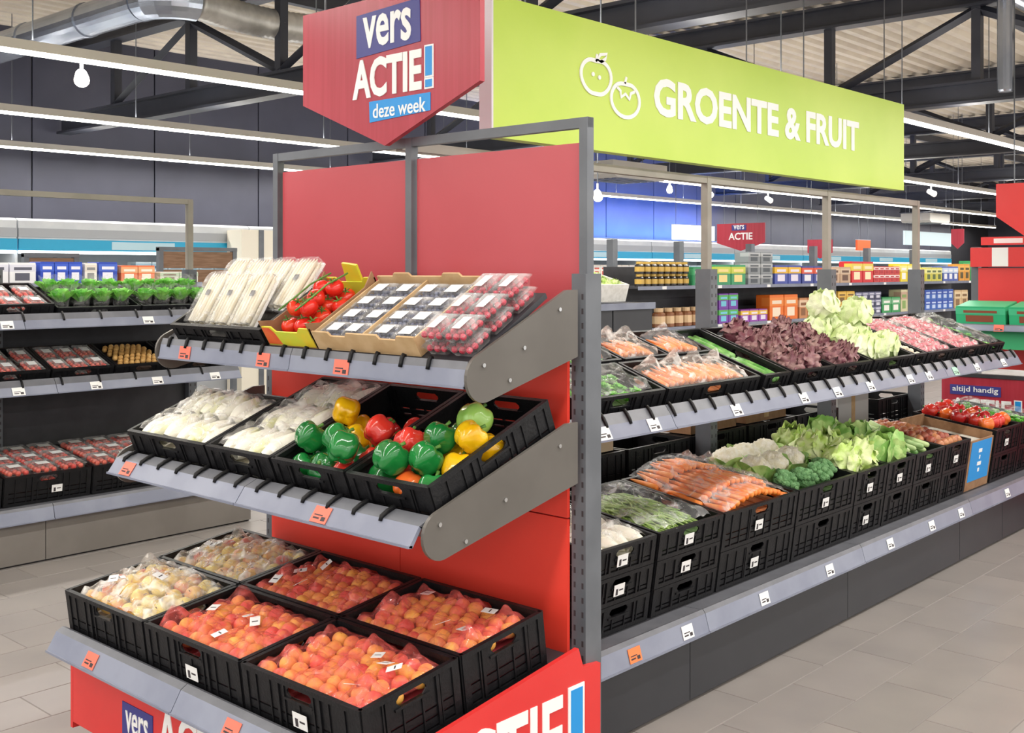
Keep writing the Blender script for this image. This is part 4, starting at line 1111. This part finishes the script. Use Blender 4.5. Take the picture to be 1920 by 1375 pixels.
        lm = lm.mesh('leek', M_LEEK, True)
        for c_ in range(8): tag(ob('leek', lm, None, M @ T((-.17+.048*c_, .28, .16+.03*(c_ % 2))) @ RZ(RN.uniform(-6, 6)) @ RX(4)), 'long green and white leek on the base shelf', 'leek', 'leeks on the base shelf')
    elif kind == 'apple2':
        bed(M, w, D, .12, 'dark bed under the red onions', M_BEDD)
        M_ONI = mat('onion_skin', '9a4a3a', .35, 'c98a5c', 14, rand=.6); om = round_mesh('onion', .034, M_ONI, -.25, zs=.95); it = []
        pile(M, w, D, .157, om, 'onion', 'reddish brown onion in the base shelf crate', 'onion', 'onions on the base shelf', .075, .001, .03, items=it, r=.036)
    elif kind == 'redpep':
        bed(M, w, D, .12, 'dark bed under the base shelf red peppers', M_BEDD)
        for (x, y) in hexspots(w, D, .112, .002, .075):
            o = tag(ob('bell_pepper', pepper_mesh(M_PEPR if RN.random() < .6 else M_PEPO), None, M @ T((x, y, .185+RN.uniform(0, .02))) @ RX(RN.uniform(-80, 20)) @ RZ(RN.uniform(0, 360))), 'shiny red or orange pepper on the base shelf beyond the blue box', 'bell pepper', 'peppers on the base shelf')
            ob('stem', ME_PS, o)
    else:
        greens(M @ T((0, 0, .07)), w, D, 'the base shelf greens crate', 10)
# the cardboard bin with a blue print between the crates
bx = thing('cardboard_bin', 'tall cardboard bin with blue print between the base shelf crates', 'box', TL @ T((4.44, 0, .002)))
ob('body', MB().box((0, 0, 0), (.43, .012, .34)).box((0, .012, 0), (.012, .5, .36)).box((.418, .012, 0), (.43, .5, .36)).box((.012, .488, 0), (.418, .5, .38)).box((.012, .012, 0), (.418, .488, .02)).mesh('body', M_CARDD), bx)
pr = ob('blue_print', MB().box((.03, -.002, .06), (.40, 0, .33)).mesh('blue_print', M_SKY), bx)
for i, wd in enumerate((.06, .04, .07, .05)): ob('white_print', MB().box((.17+.022*(i % 2), -.0035, .25-.045*i), (.17+wd, -.002, .275-.045*i)).mesh('white_print', M_WHITE), pr)
ob('white_sheet', MB().box((.02, .02, .28), (.41, .48, .30)).mesh('white_sheet', M_LINW), bx)

# ------------------------------------------------------------------ the other side of the long gondola: stacked crates and cardboard
for i in range(8):
    xa = .5+.62*i
    for lay in range(3 if i != 6 else 2):
        M = T((xa+.3, 1.09, .302+.2*lay))
        wl = ('lowest', 'second', 'topmost')[lay]
        crate(M, .60, .40, .198, wl+' dark crate of the stacks behind the gondola posts', wl+' crates behind the posts')
    if i in (1, 3, 4, 6):
        h = {1: .12, 3: .16, 4: .2, 6: .40}[i]
        cbx = thing('cardboard_box', {1: 'pale cardboard box on the crates behind the carrots', 3: 'brown cardboard box on the crates behind the cauliflowers', 4: 'tall brown cardboard box on the crates behind the lettuces', 6: 'light grey cardboard box on the crates behind the leeks'}[i], 'box', T((xa+.05, 1.13, .902 if i != 6 else .702)))
        m_ = {1: mat('box_cream', 'd8c3a0', .8), 3: M_CARDD, 4: M_CARDD, 6: mat('box_grey', 'b9b9b6', .7)}[i]
        ob('carton', MB().box((0, 0, 0), (.5, .3, h)).mesh('carton', m_), cbx)
        ob('flap', MB().prism([(0, h), (.5, h), (.5, h+.006), (0, h+.006)], 0, .145, 'y').mesh('flap', m_), cbx)
        ob('tape', MB().box((.22, -.001, .02), (.28, 0, h)).mesh('tape', M_CARD), cbx)
# ------------------------------------------------------------------ left gondola goods
LT = T((0, 4.745, 1.504)) @ RX(20); LM = T((0, 4.765, 1.079)) @ RX(20); LB = T((0, 4.625, .362)) @ RX(8)
M_STRAW = mat('red_fruit', 'd23a34', .35, 'e2705a', 30, rand=.4)
M_NUT = mat('nut_beige', 'd2a765', .6, 'b98a48', 30)
def herb(M, label, group, k):
    t = thing('potted_herb', label, 'herb', M, group)
    ob('pot', cached('hpot', lambda: MB().tube([(0, 0, 0), (0, 0, .07)], [.032, .042], 12).mesh('pot', M_BLACK)), t)
    ob('foliage', cached(('hfol', k % 3), lambda: leaf_sprig(110, 20+k % 3, M_HERB, .135, .75, .024)), t, T((0, 0, .062)))
    ob('sleeve', cached('hsl', lambda: MB().grid(16, 6, lambda u, v: ((.045+.024*v)*math.cos(2*PI*u), (.045+.024*v)*math.sin(2*PI*u), .01+.19*v+.012*math.sin(6*PI*u)*v), 0, True).mesh('sleeve', M_PUN, True)), t)
def packs(M, w, d, z, wh, m, desc, nx, ny, pw, pd, ph=.05, lay=1, fr=.015):
    for l in range(lay):
        for i in range(nx):
            for j in range(ny):
                punnet(M @ T((-w/2+.03+pw/2+i*(w-.06-pw)/max(1, nx-1), .026+j*(d-.06-pd)/max(1, ny-1), z+(ph+.014)*l)), pw, pd, ph, m, 26, fr, desc+' in '+wh+(', upper layer' if l else ''), 'packs in '+wh+(' upper' if l else ''), (pw*.5, pd*.34, 0), desc.split()[0]+'_pack' if False else 'fruit')
for (xa, w, lb) in ((-.62, .44, 'black crate of punnets at the outer end of the herb shelf'), (-.16, .50, 'black crate of punnets beside the herbs')):
    M = LT @ T((xa+w/2, 0, 0)); crate(M, w, .40, .14, lb, 'crates on the herb shelf')
    packs(M, w, .40, .014, 'the herb shelf '+('crate beside the herbs' if xa > -.3 else 'end crate'), M_STRAW, 'clear pack of small red fruit', 3, 2, .115, .15, .05, 2)
k = 0
for (xa, w, lb) in ((.36, .60, 'black crate of potted herbs beside the punnet crate'), (.965, .60, 'black crate of potted herbs at the shelf end')):
    M = LT @ T((xa+w/2, 0, 0)); crate(M, w, .40, .11, lb, 'crates on the herb shelf')
    for i in range(4):
        for j in range(2):
            herb(M @ T((-w/2+.085+i*.143, .10+.19*j, .014)) @ RX(-20) @ RZ(RN.uniform(0, 360)), 'green potted herb in clear sleeve, '+lb[12:], 'potted herbs in '+lb[6:], k); k += 1
for (xa, w, kind, lb) in ((-.62, .44, 0, 'the middle shelf end crate'), (-.175, .50, 0, 'the middle shelf crate of red packs'), (.33, .44, 0, 'the middle crate beside the nuts'), (.775, .44, 1, 'the middle shelf nut crate'), (1.22, .44, 1, 'the middle shelf corner crate')):
    M = LM @ T((xa+w/2, 0, 0)); crate(M, w, .40, .13, 'black crate on '+lb, 'crates on the middle herb gondola shelf')
    if kind == 0: packs(M, w, .40, .014, lb, M_STRAW, 'red fruit pack with white label', 3, 2, .112, .16, .05, 2)
    else:
        bed(M, w, .40, .08, 'brown bed under the nuts of '+lb, M_BEDD)
        nm_ = cached('walnut', lambda: blob_mesh('walnut', .019, M_NUT, .2, 4, 1, 10, 7))
        pile(M, w, .40, .10, nm_, 'walnut', 'small beige walnut in '+lb, 'nut', 'walnuts in '+lb, .043, .001, .03)
for (xa, w, lb) in ((-.62, .58, 'the base shelf end crate'), (-.035, .58, 'the base shelf crate of red packs'), (.55, .58, 'the base shelf crate beside the aisle corner'), (1.135, .55, 'the corner base crate')):
    M = LB @ T((xa+w/2, 0, 0)); crate(M, w, .60, .19, 'black slatted crate, '+lb[4:]+' under the fruit shelf', 'crates on the herb gondola base shelf', note=.02)
    packs(M, w, .60, .084, lb, M_STRAW, 'red and white fruit pack', 3, 3, .155, .165, .06, 2, .02)
    bed(M, w, .60, .075, 'dark riser under the packs of '+lb, M_BEDD)

# ------------------------------------------------------------------ cartons and jars for the shelves behind
def carton_mesh(w, d, h, c1, c2, c3):
    def mk():
        b = MB(); e = .006
        b.prism([(-w/2, 0), (w/2, 0), (w/2, h-e), (w/2-e, h), (-w/2+e, h), (-w/2, h-e)], 0, d, 'y')
        b.box((-w*.5-.001, -.002, h*.56), (w*.5+.001, d*.6, h*.9), 1)
        b.box((-w*.3, -.003, h*.14), (w*.26, -.001, h*.5), 2)
        b.box((-w*.34, -.004, h*.64), (w*.34, -.0015, h*.78), 2)
        mm_ = [mat('print_'+c, c, .45) for c in (c1, c2, c3)]
        return b.mesh('grocery_carton', mm_)
    return cached(('ct', round(w, 3), round(d, 3), round(h, 3), c1, c2, c3), mk)
def jar_mesh(r, h, c1, c2):
    def mk():
        b = MB().tube([(0, 0, 0), (0, 0, .004), (0, 0, h*.7), (0, 0, h*.8)], [r*.96, r, r, r*.7], 12)
        b.tube([(0, 0, h*.8), (0, 0, h)], [r*.72, r*.72], 12, 1); b.tube([(0, 0, h*.18), (0, 0, h*.58)], [r*1.01, r*1.01], 12, 1)
        return b.mesh('grocery_jar', [mat('glass_'+c1, c1, .2), mat('print_'+c2, c2, .4)])
    return cached(('jar', r, h, c1, c2), mk)
def row(xa, xb, yf, z, h, w, cols, lab, grp, jar=False, layers=1, d=.22):
    n = max(1, int((xb-xa)/w)); st = (xb-xa)/n
    for l in range(layers):
        for i in range(n):
            x = xa+st*(i+.5)
            if jar: o = ob('grocery_jar', jar_mesh(round(st*.42, 3), h, cols[0], cols[1]), None, T((x, yf+.08, z+.001+(h+.002)*l)))
            else: o = ob('grocery_carton', carton_mesh(round(st*.94, 3), d, h, *cols), None, T((x, yf+.01, z+.001+(h+.002)*l)))
            tag(o, lab+(', stacked on others' if l else ''), 'jar' if jar else 'carton', grp+(' upper' if l else ''))

def store_gondola(x0, x1, yf, shelves, depth, label, posts=(), zpost=2.2, backz=1.9, tags=True):
    t = thing('grocery_gondola', label, 'gondola', T((x0, yf, 0))); L = x1-x0
    ob('base', MB().box((0, .02, 0), (L, depth, .15)).mesh('base', M_BASE), t)
    ob('back_panel', MB().box((0, depth, 0), (L, depth+.03, backz)).mesh('back_panel', M_DARK), t)
    for z in shelves:
        s_ = ob('shelf_board', MB().box((0, 0, z-.03), (L, depth-.002, z)).mesh('shelf_board', M_DARK), t)
        ob('price_strip', MB().box((0, -.012, z-.045), (L, -.001, z)).mesh('price_strip', M_RAIL), s_)
        x = .5
        while tags and x < L-.2:
            ob('price_tag', cached('btag', lambda: MB().box((0, -.016, -.042), (.09, -.0125, -.004)).mesh('price_tag', M_TAGW)), s_, T((x, 0, z))); x += 1.3
    for px in posts: ob('post', MB().box((px-x0-.05, depth+.032, 0), (px-x0+.05, depth+.13, zpost)).mesh('post', M_POST), t)
    return t
YG = 5.5
store_gondola(7.95, 19.3, YG, (.55, 1.14, 1.66), .5, 'long grocery gondola of bright cartons behind the vegetables', (8.2, 9.7, 11.6, 13.6, 15.6, 17.6), 2.25)
Z2 = 1.66
row(8.02, 9.15, YG, Z2, .15, .14, ('2a2420', 'c9a550'), 'dark jar with gold label on the top grocery shelf', 'gold label jars', True, 2)
row(9.18, 9.62, YG, Z2, .24, .2, ('2f8a5a', '46a06c', 'e8e4d0'), 'green carton beside the gold label jars', 'green cartons beside jars')
row(9.72, 10.5, YG, Z2, .27, .38, ('3f9a6a', 'c8d050', 'f0d890'), 'green and yellow carton on the top grocery shelf', 'green and yellow cartons')
row(10.56, 11.25, YG, Z2, .15, .24, ('8f9498', 'b8babc', '50565c'), 'grey carton in the grey stack', 'grey cartons', False, 3)
row(11.3, 12.1, YG, Z2, .27, .3, ('4a56a8', 'e8b83a', 'e8e0f0'), 'blue and yellow carton beside the grey stack', 'blue and yellow cartons')
row(12.12, 12.88, YG, Z2, .26, .26, ('3f4a94', 'e05a3a', 'e8e8f0'), 'blue and red carton just before the second post', 'blue and red cartons')
row(13.0, 13.75, YG, Z2, .25, .3, ('c9a88a', 'd8c0a4', '6a4a3a'), 'tan carton behind the second post', 'tan cartons')
row(13.78, 14.6, YG, Z2, .34, .28, ('d8343a', 'e8d05a', 'f4e8c0'), 'tall red and cream carton on the top grocery shelf', 'red and cream cartons')
row(14.62, 15.65, YG, Z2, .13, .2, ('d04a4a', 'f0e8e4', 'b83038'), 'small red and white carton on the top grocery shelf', 'red and white cartons', False, 2)
row(15.68, 16.55, YG, Z2, .31, .28, ('efd832', 'f4ec90', 'f4f4f0'), 'tall yellow carton just before the third post', 'yellow cartons')
row(16.8, 17.55, YG, Z2, .25, .24, ('dcd45a', 'ece8a0', '5a6a3a'), 'pale yellow carton behind the third post', 'pale yellow cartons')
row(17.6, 18.35, YG, Z2, .27, .25, ('5468b4', 'c8d8f0', 'f0f0f4'), 'blue and white carton just past the third post', 'blue and white cartons')
row(18.4, 18.95, YG, Z2, .32, .27, ('e8a03a', 'f0b85a', '5a4a20'), 'orange carton at the end of the top grocery shelf', 'orange cartons at the end')
row(18.97, 19.25, YG, Z2, .38, .26, ('2f9a5c', '50b078', 'e8e8d0'), 'green carton closing the top grocery shelf', 'green end carton')
Z1 = 1.14
row(8.4, 9.4, YG, Z1, .24, .2, ('8a5a3c', 'd8b890'), 'brown jar with pale label on the second grocery shelf', 'brown jars', True)
row(9.8, 10.3, YG, Z1, .2, .2, ('7a3fa8', '58b858', '78c8e0'), 'purple and green carton on the second grocery shelf', 'purple and green cartons', False, 2)
row(10.36, 11.1, YG, Z1, .17, .2, ('9a4ab0', 'e8c040', 'e8e0f0'), 'small purple carton with yellow print', 'small purple cartons')
row(11.15, 12.0, YG, Z1, .36, .4, ('ea7424', 'f08a3a', 'f4e0c8'), 'large orange carton on the second grocery shelf', 'large orange cartons')
row(12.04, 12.8, YG, Z1, .3, .25, ('c98a5a', 'e8c8a8', '8a5a34'), 'tan and brown carton beside the orange ones', 'tan and brown cartons')
row(13.3, 13.9, YG, Z1, .19, .28, ('d8a83a', 'e8c05a', '7a5a24'), 'golden carton just past the second post', 'golden cartons', False, 2)
row(13.92, 14.9, YG, Z1, .12, .22, ('4a4c68', '8a8ca8', 'd8d8e4'), 'slate blue carton in a stack on the second grocery shelf', 'slate cartons', False, 3)
row(14.93, 15.68, YG, Z1, .26, .26, ('3a9a58', '7ab88a', 'f0f0e8'), 'green and white carton on the second grocery shelf', 'green and white cartons')
row(15.7, 16.5, YG, Z1, .38, .24, ('d8d0a8', 'c8a890', '8aa860'), 'cream carton just before the third post on the second grocery shelf', 'cream cartons')
row(16.75, 18.1, YG, Z1, .18, .24, ('3f6ac0', '3050b0', 'c8d8f4'), 'bright blue carton in the two layer stack', 'bright blue cartons', False, 2)
row(18.15, 18.85, YG, Z1, .34, .3, ('d8b88a', 'e8d0a8', '8a6a44'), 'beige carton at the end of the second grocery shelf', 'beige end cartons')
row(12.2, 19.0, YG, .55, .3, .42, ('8a3a34', 'b8584a', 'd8c0a8'), 'dull red carton on the low grocery shelf', 'dull red cartons')

# low unit with white crates of lettuce, in line with the herb gondola
t = thing('produce_table', 'dark low produce table carrying white crates', 'table', T((5.6, 4.62, 0)))
ob('table_top', MB().box((0, 0, 1.44), (1.44, .75, 1.50)).mesh('table_top', M_DARK), t)
ob('edge_strip', MB().box((0, -.014, 1.435), (1.44, -.001, 1.505)).mesh('edge_strip', M_RAIL), t)
for i in range(2): ob('front_board', MB().box((.02+.7*i, .02, .05), (.70+.72*i, .05, 1.43)).mesh('front_board', M_BASE), t)
ob('body', MB().box((.03, .06, 0), (1.41, .74, 1.43)).mesh('body', M_DARK), t)
M_FOAM = mat('white_foam', 'eceae6', .7, 'dcdad4', 20)
for i, lb in enumerate(('white foam crate of sprouts next to the endcap post', 'white foam crate of green lettuce on the dark table')):
    c = thing('foam_crate', lb, 'crate', T((5.83+.56*i, 4.72, 1.52)) @ RX(16))
    for (a, b) in (((-.25, 0, 0), (.25, .5, .02)), ((-.25, 0, .02), (.25, .02, .19)), ((-.25, .48, .02), (.25, .5, .19)), ((-.25, .02, .02), (-.23, .48, .19)), ((.23, .02, .02), (.25, .48, .19))):
        ob('wall', MB().box(a, b).mesh('wall', M_FOAM), c)
    for (x, y) in hexspots(.46, .48, .14, .004, .09):
        head(T((5.83+.56*i, 4.72, 1.52)) @ RX(16) @ T((x, y, .135)) @ RZ(RN.uniform(0, 360)), 'lettuce' if i else 'iceberg', 'small lettuce head in the '+lb.split(' of ')[0]+(' on the table' if i else ' by the post'), 'lettuces in '+lb, 'lettuce', .72)

# ------------------------------------------------------------------ groceries and wooden boards behind the herb gondola
store_gondola(-2.0, 3.0, 7.2, (1.3, 1.74), .45, 'grocery gondola behind the herb and nut gondola', (), backz=1.78, tags=False)
row(.4, 1.36, 7.2, 1.74, .18, .2, ('e8e8ec', 'd8d8e4', '5a5a6a'), 'white carton behind the herbs', 'white cartons behind herbs')
row(1.39, 1.78, 7.2, 1.74, .19, .13, ('2a4ab8', '3a5cc8', 'e8e8f4'), 'royal blue carton behind the herbs', 'royal blue cartons behind herbs')
row(1.80, 1.92, 7.2, 1.74, .18, .12, ('ece8e0', 'e0d8cc', '8a8a8a'), 'pale carton between the blue cartons', 'pale cartons between blue')
row(1.93, 2.12, 7.2, 1.74, .19, .1, ('2a48b0', '4a68c8', 'e8e8f4'), 'dark blue carton beside the pale carton', 'dark blue cartons')
row(2.15, 2.5, 7.2, 1.74, .16, .12, ('e8784a', 'e8a878', 'f4e8d8'), 'orange carton behind the herbs', 'orange cartons behind herbs')
row(2.55, 2.97, 7.2, 1.74, .1, .2, ('d8d4cc', 'b8c8b0', '8a7a6a'), 'low pale carton behind the herbs', 'low pale cartons')
M_WOOD = mat('wood_board', '8a6a52', .6, '79593f', 6, stretch=(1, 1, 12))
def wood_unit(x0, x1, z0, z1, y, n, label):
    t = thing('wooden_rack', label, 'rack', T((x0, y, 0))); w = x1-x0
    for xx in (0, w-.05): ob('upright', MB().box((xx, 0, 0), (xx+.05, .06, z1+.03)).mesh('upright', M_POST), t)
    ob('top_rail', MB().box((0, -.005, z1), (w, .065, z1+.04)).mesh('top_rail', M_POST), t)
    for i in range(n): ob('board', MB().box((.05, .01, z0+(z1-z0)*i/n+.006), (w-.05, .04, z0+(z1-z0)*(i+1)/n-.006)).mesh('board', M_WOOD), t)
wood_unit(3.0, 3.94, 1.3, 2.06, 8.0, 4, 'dark framed wooden rack with brown boards in front of the fridges')
wood_unit(1.6, 2.14, 1.3, 1.98, 8.0, 3, 'smaller dark framed wooden rack behind the blue cartons')

# ------------------------------------------------------------------ wall of fridges
M_FRW = mat('fridge_white', 'd9dde0', .4, 'cfd4d8', 4); M_FRG = mat('fridge_grey', 'a9adb2', .45); M_FRB = mat('fridge_blue', '22a4cf', .4)
M_FRL = mat('fridge_light', 'f2fbff', .5, emit=2.6); M_FRP = mat('fridge_pale', 'b5d6e2', .4)
FW = 3.3; pal = [('e8eef0', 'd8e4ec', '88a8b8'), ('e8d8c8', 'f0e8dc', 'c85a4a'), ('d8e4e8', 'a8c8d8', '4a6a8a'), ('f0ece4', 'e0d0b8', 'd89a5a')]
flab = ['behind the herb shelf', 'ending at the cream panel', 'behind the endcap panel', 'behind the red pentagon', 'below the blue lit wall', 'just before the first post', 'behind the first post',
        'behind the grey cartons', 'behind the second post', 'behind the red cartons']
for i in range(10):
    x0 = -.45+FW*i
    t = thing('wall_fridge', 'white open wall fridge with blue header '+flab[i], 'fridge', T((x0, 11.0, 0)))
    ob('canopy', MB().prism([(0, 2.24), (0, 2.46), (.06, 2.49), (1.2, 2.49), (1.2, 2.30), (.05, 2.24)], .01, FW-.01, 'x').mesh('canopy', M_FRW), t)
    ob('grey_strip', MB().box((.01, -.012, 2.26), (FW-.01, -.001, 2.37)).mesh('grey_strip', M_FRG), t)
    hb = ob('header', MB().box((.01, -.02, 2.10), (FW-.01, .05, 2.238)).mesh('header', M_FRB), t)
    ob('pale_plate', MB().box((1.2, -.026, 2.12), (2.1, -.0205, 2.22)).mesh('pale_plate', M_FRP), hb)
    ob('light_strip', MB().box((.03, -.02, 2.06), (FW-.03, .05, 2.098)).mesh('light_strip', M_FRL), t)
    ob('back', MB().box((.01, 1.0, .1), (FW-.01, 1.2, 2.29)).mesh('back', M_FRW), t)
    ob('base', MB().box((.01, 0, 0), (FW-.01, .99, .5)).mesh('base', M_FRG), t)
    for z in (.95, 1.35, 1.72): ob('shelf_board', MB().box((.02, .25, z-.03), (FW-.02, .99, z)).mesh('shelf_board', M_FRW), t)
    for xx in (0, FW-.02): ob('side_panel', MB().box((xx, .02, 0), (xx+.01 if xx == 0 else xx+.02, 1.2, 2.24)).mesh('side_panel', M_FRW), t)
    if i in (0, 1, 4, 5, 6, 7, 8, 9):
        for j in range(2):
            c_ = pal[(i+j) % 4]
            row(x0+.1+1.6*j, x0+1.55+1.6*j, 11.28, 1.72, .2+.05*(j), .24, c_, 'chilled carton on the top shelf of the fridge '+flab[i]+(', second half' if j else ', first half'), 'chilled cartons '+flab[i]+str(' second' if j else ' first'))
t = thing('cream_pillar', 'cream wall pillar at the end of the fridges by the endcap post', 'pillar', T((5.75, 10.6, 0)))
ob('shaft', MB().box((0, 0, 0), (.62, .35, 2.42)).mesh('shaft', mat('cream_wall', 'e6dfce', .6)), t)
ob('dark_groove', MB().box((.28, -.012, 0), (.36, -.001, 2.42)).mesh('dark_groove', M_POST), t)

# ------------------------------------------------------------------ hanging signs far behind
def far_sign(y, x, z0, z1, zt, w, label, txt=None, m=None):
    """pentagon sign facing the same way as the big red one"""
    s_ = thing('hanging_sign', label, 'sign', T((x, y, 0)) @ RZ(-90))
    ob('panel', MB().prism([(0, z1), (0, zt), (w/2, z0), (w, zt), (w, z1)], -.02, 0, 'y').mesh('panel', m or M_SIGN), s_)
    if txt:
        ob('badge', MB().box((w*.32, -.026, z1-.26*(z1-z0)), (w*.62, -.0205, z1-.06*(z1-z0))).mesh('badge', M_NAVY), s_)
        ob('lettering', text_fit('vers', .1*(z1-z0)/.5*.8, w*.22, M_WHITE, .01), s_, T((w*.36, -.027, z1-.22*(z1-z0))) @ RX(90))
        ob('lettering', text_fit('ACTIE', .26*(z1-z0), w*.5, M_WHITE, .02), s_, T((w*.25, -.0225, z1-.60*(z1-z0))) @ RX(90))
    wm = MB()
    for x_ in (w*.15, w*.85): wm.box((x_-.004, -.014, z1), (x_+.004, -.006, DECK_Z-.001))
    stuff(ob('hanger_wires', wm.mesh('hanger_wires', M_POST), s_))
far_sign(8.13, 14.0, 2.2, 2.68, 2.34, .95, 'small red vers ACTIE sign just past the first gondola post', True)
far_sign(8.45, 18.0, 2.1, 2.49, 2.22, .55, 'tiny red sign hanging just before the second post', None)
far_sign(6.26, 20.0, 2.3, 2.71, 2.42, .26, 'narrow red pennant sign beyond the third post', None)
far_sign(.80, 6.5, 1.95, 2.57, 2.30, .95, 'bright red sign above the far red display stand', None, M_REDB)
for (x0, x1, y, z0, z1, m, lb) in ((14.66, 16.1, 9.5, 2.45, 2.73, mat('lit_white', 'f4f8ff', .5, emit=2.2), 'bright white light box sign just before the first post'),
                                   (28.0, 31.5, 10.6, 2.6, 3.0, mat('pale_sign', 'cfe2e8', .5, emit=.4), 'pale light blue panel sign behind the third post'),
                                   (21.5, 22.2, 9.0, 2.33, 2.57, mat('orange_sign', 'e8622f', .5), 'small orange sign just past the second post')):
    s_ = thing('hanging_sign', lb, 'sign', T((x0, y, 0)))
    ob('panel', MB().box((0, 0, z0), (x1-x0, .05, z1)).mesh('panel', m), s_)
    ob('trim', MB().box((-.01, -.004, z1), (x1-x0+.01, .054, z1+.015)).mesh('trim', M_FRG), s_)
    wm = MB()
    for x_ in (.1, x1-x0-.1): wm.box((x_-.004, .02, z1+.015), (x_+.004, .028, DECK_Z-.001))
    stuff(ob('hanger_wires', wm.mesh('hanger_wires', M_POST), s_))
# blue wall wash behind the fridges
area('blue_wash_lamp', (17.4, 11.9, 2.62), 5.5, .15, 300, (math.radians(165), 0, 0), (.05, .22, 1))
t = thing('wall_washer', 'slim lamp on the fridges washing the dark wall with blue light', 'lamp', T((14.6, 11.82, 2.495)))
ob('case', MB().box((0, 0, 0), (5.6, .16, .05)).mesh('case', M_POST), t); ob('lens', MB().box((.05, .03, .05), (5.55, .13, .056)).mesh('lens', mat('blue_lens', '3a6cf0', .4, emit=3)), t)

# ------------------------------------------------------------------ the far red display stand beyond the gondola
E1 = T((6.92, 1.13, 0)) @ RZ(-90)
d2 = thing('fruit_display_stand', 'far red display stand with green cartons beyond the long gondola', 'display stand', E1)
for x in (0, .9, 1.8): ob('post', MB().box((x-.03, .0, 0), (x+.03, .08, 2.06)).mesh('post', M_POST), d2)
for x in (0, .9):
    ob('back_panel', MB().box((.035+x, -.012, 1.0), (.865+x, .0-.001, 1.875)).mesh('back_panel', M_REDB), d2)
ob('header_band', MB().box((-.02, -.05, 1.885), (1.82, -.014, 2.052)).mesh('header_band', M_REDB), d2)
ob('white_card', MB().box((.165, -.054, 1.888), (.30, -.051, 2.05)).mesh('white_card', M_TAGW), d2)
ob('top_strip', MB().box((.05, .01, 2.075), (1.8, .03, 2.145)).mesh('top_strip', M_REDB), d2)
ob('strip_print', MB().box((.16, .006, 2.09), (.40, .0095, 2.13)).mesh('strip_print', M_WHITE), d2)
shelf(d2, 'shelf of the far stand with green cartons', 0, 1.8, -.50, 1.40, 8, .48, [(.006, .008), (.016, -.0), (.026, -.045)], (.9,), [(.38, M_TAGR)], 0)
for i in range(4):
    o = tag(ob('grocery_carton', carton_mesh(.4, .3, .15, '2fae78', '48bc8a', '8a4a34'), None, E1 @ T((0, -.50, 1.40)) @ RX(8) @ T((.22+.43*i, .02, .001))), 'bright green printed carton on the far red stand', 'carton', 'green cartons on the far stand')
ob('lower_panel', MB().box((0, -.43, 1.2), (1.8, -.41, 1.365)).mesh('lower_panel', mat('green_print', '3cae74', .5)), d2)
fb2 = ob('front_board', MB().box((.03, -.83, .05), (1.83, -.81, .99)).mesh('front_board', M_SIGN), d2)
ob('badge', MB().box((.10, -.835, .845), (.50, -.8305, .925)).mesh('badge', M_NAVY), fb2)
ob('lettering', text_fit('altijd handig', .055, .36, M_WHITE, .01), fb2, T((.12, -.836, .86)) @ RX(90))
ob('lettering', text_fit('ACTIE', .16, .48, M_WHITE, .02), fb2, T((.10, -.832, .66)) @ RX(90))
excl(fb2, T((.60, -.83, .66)), .06, .17)
ob('base_body', MB().box((.03, -.80, 0), (1.79, -.02, .95)).mesh('base_body', M_DARK), d2)
ob('base_lip', MB().box((0, -.84, .992), (1.83, -.78, 1.02)).mesh('base_lip', M_DARK), d2)
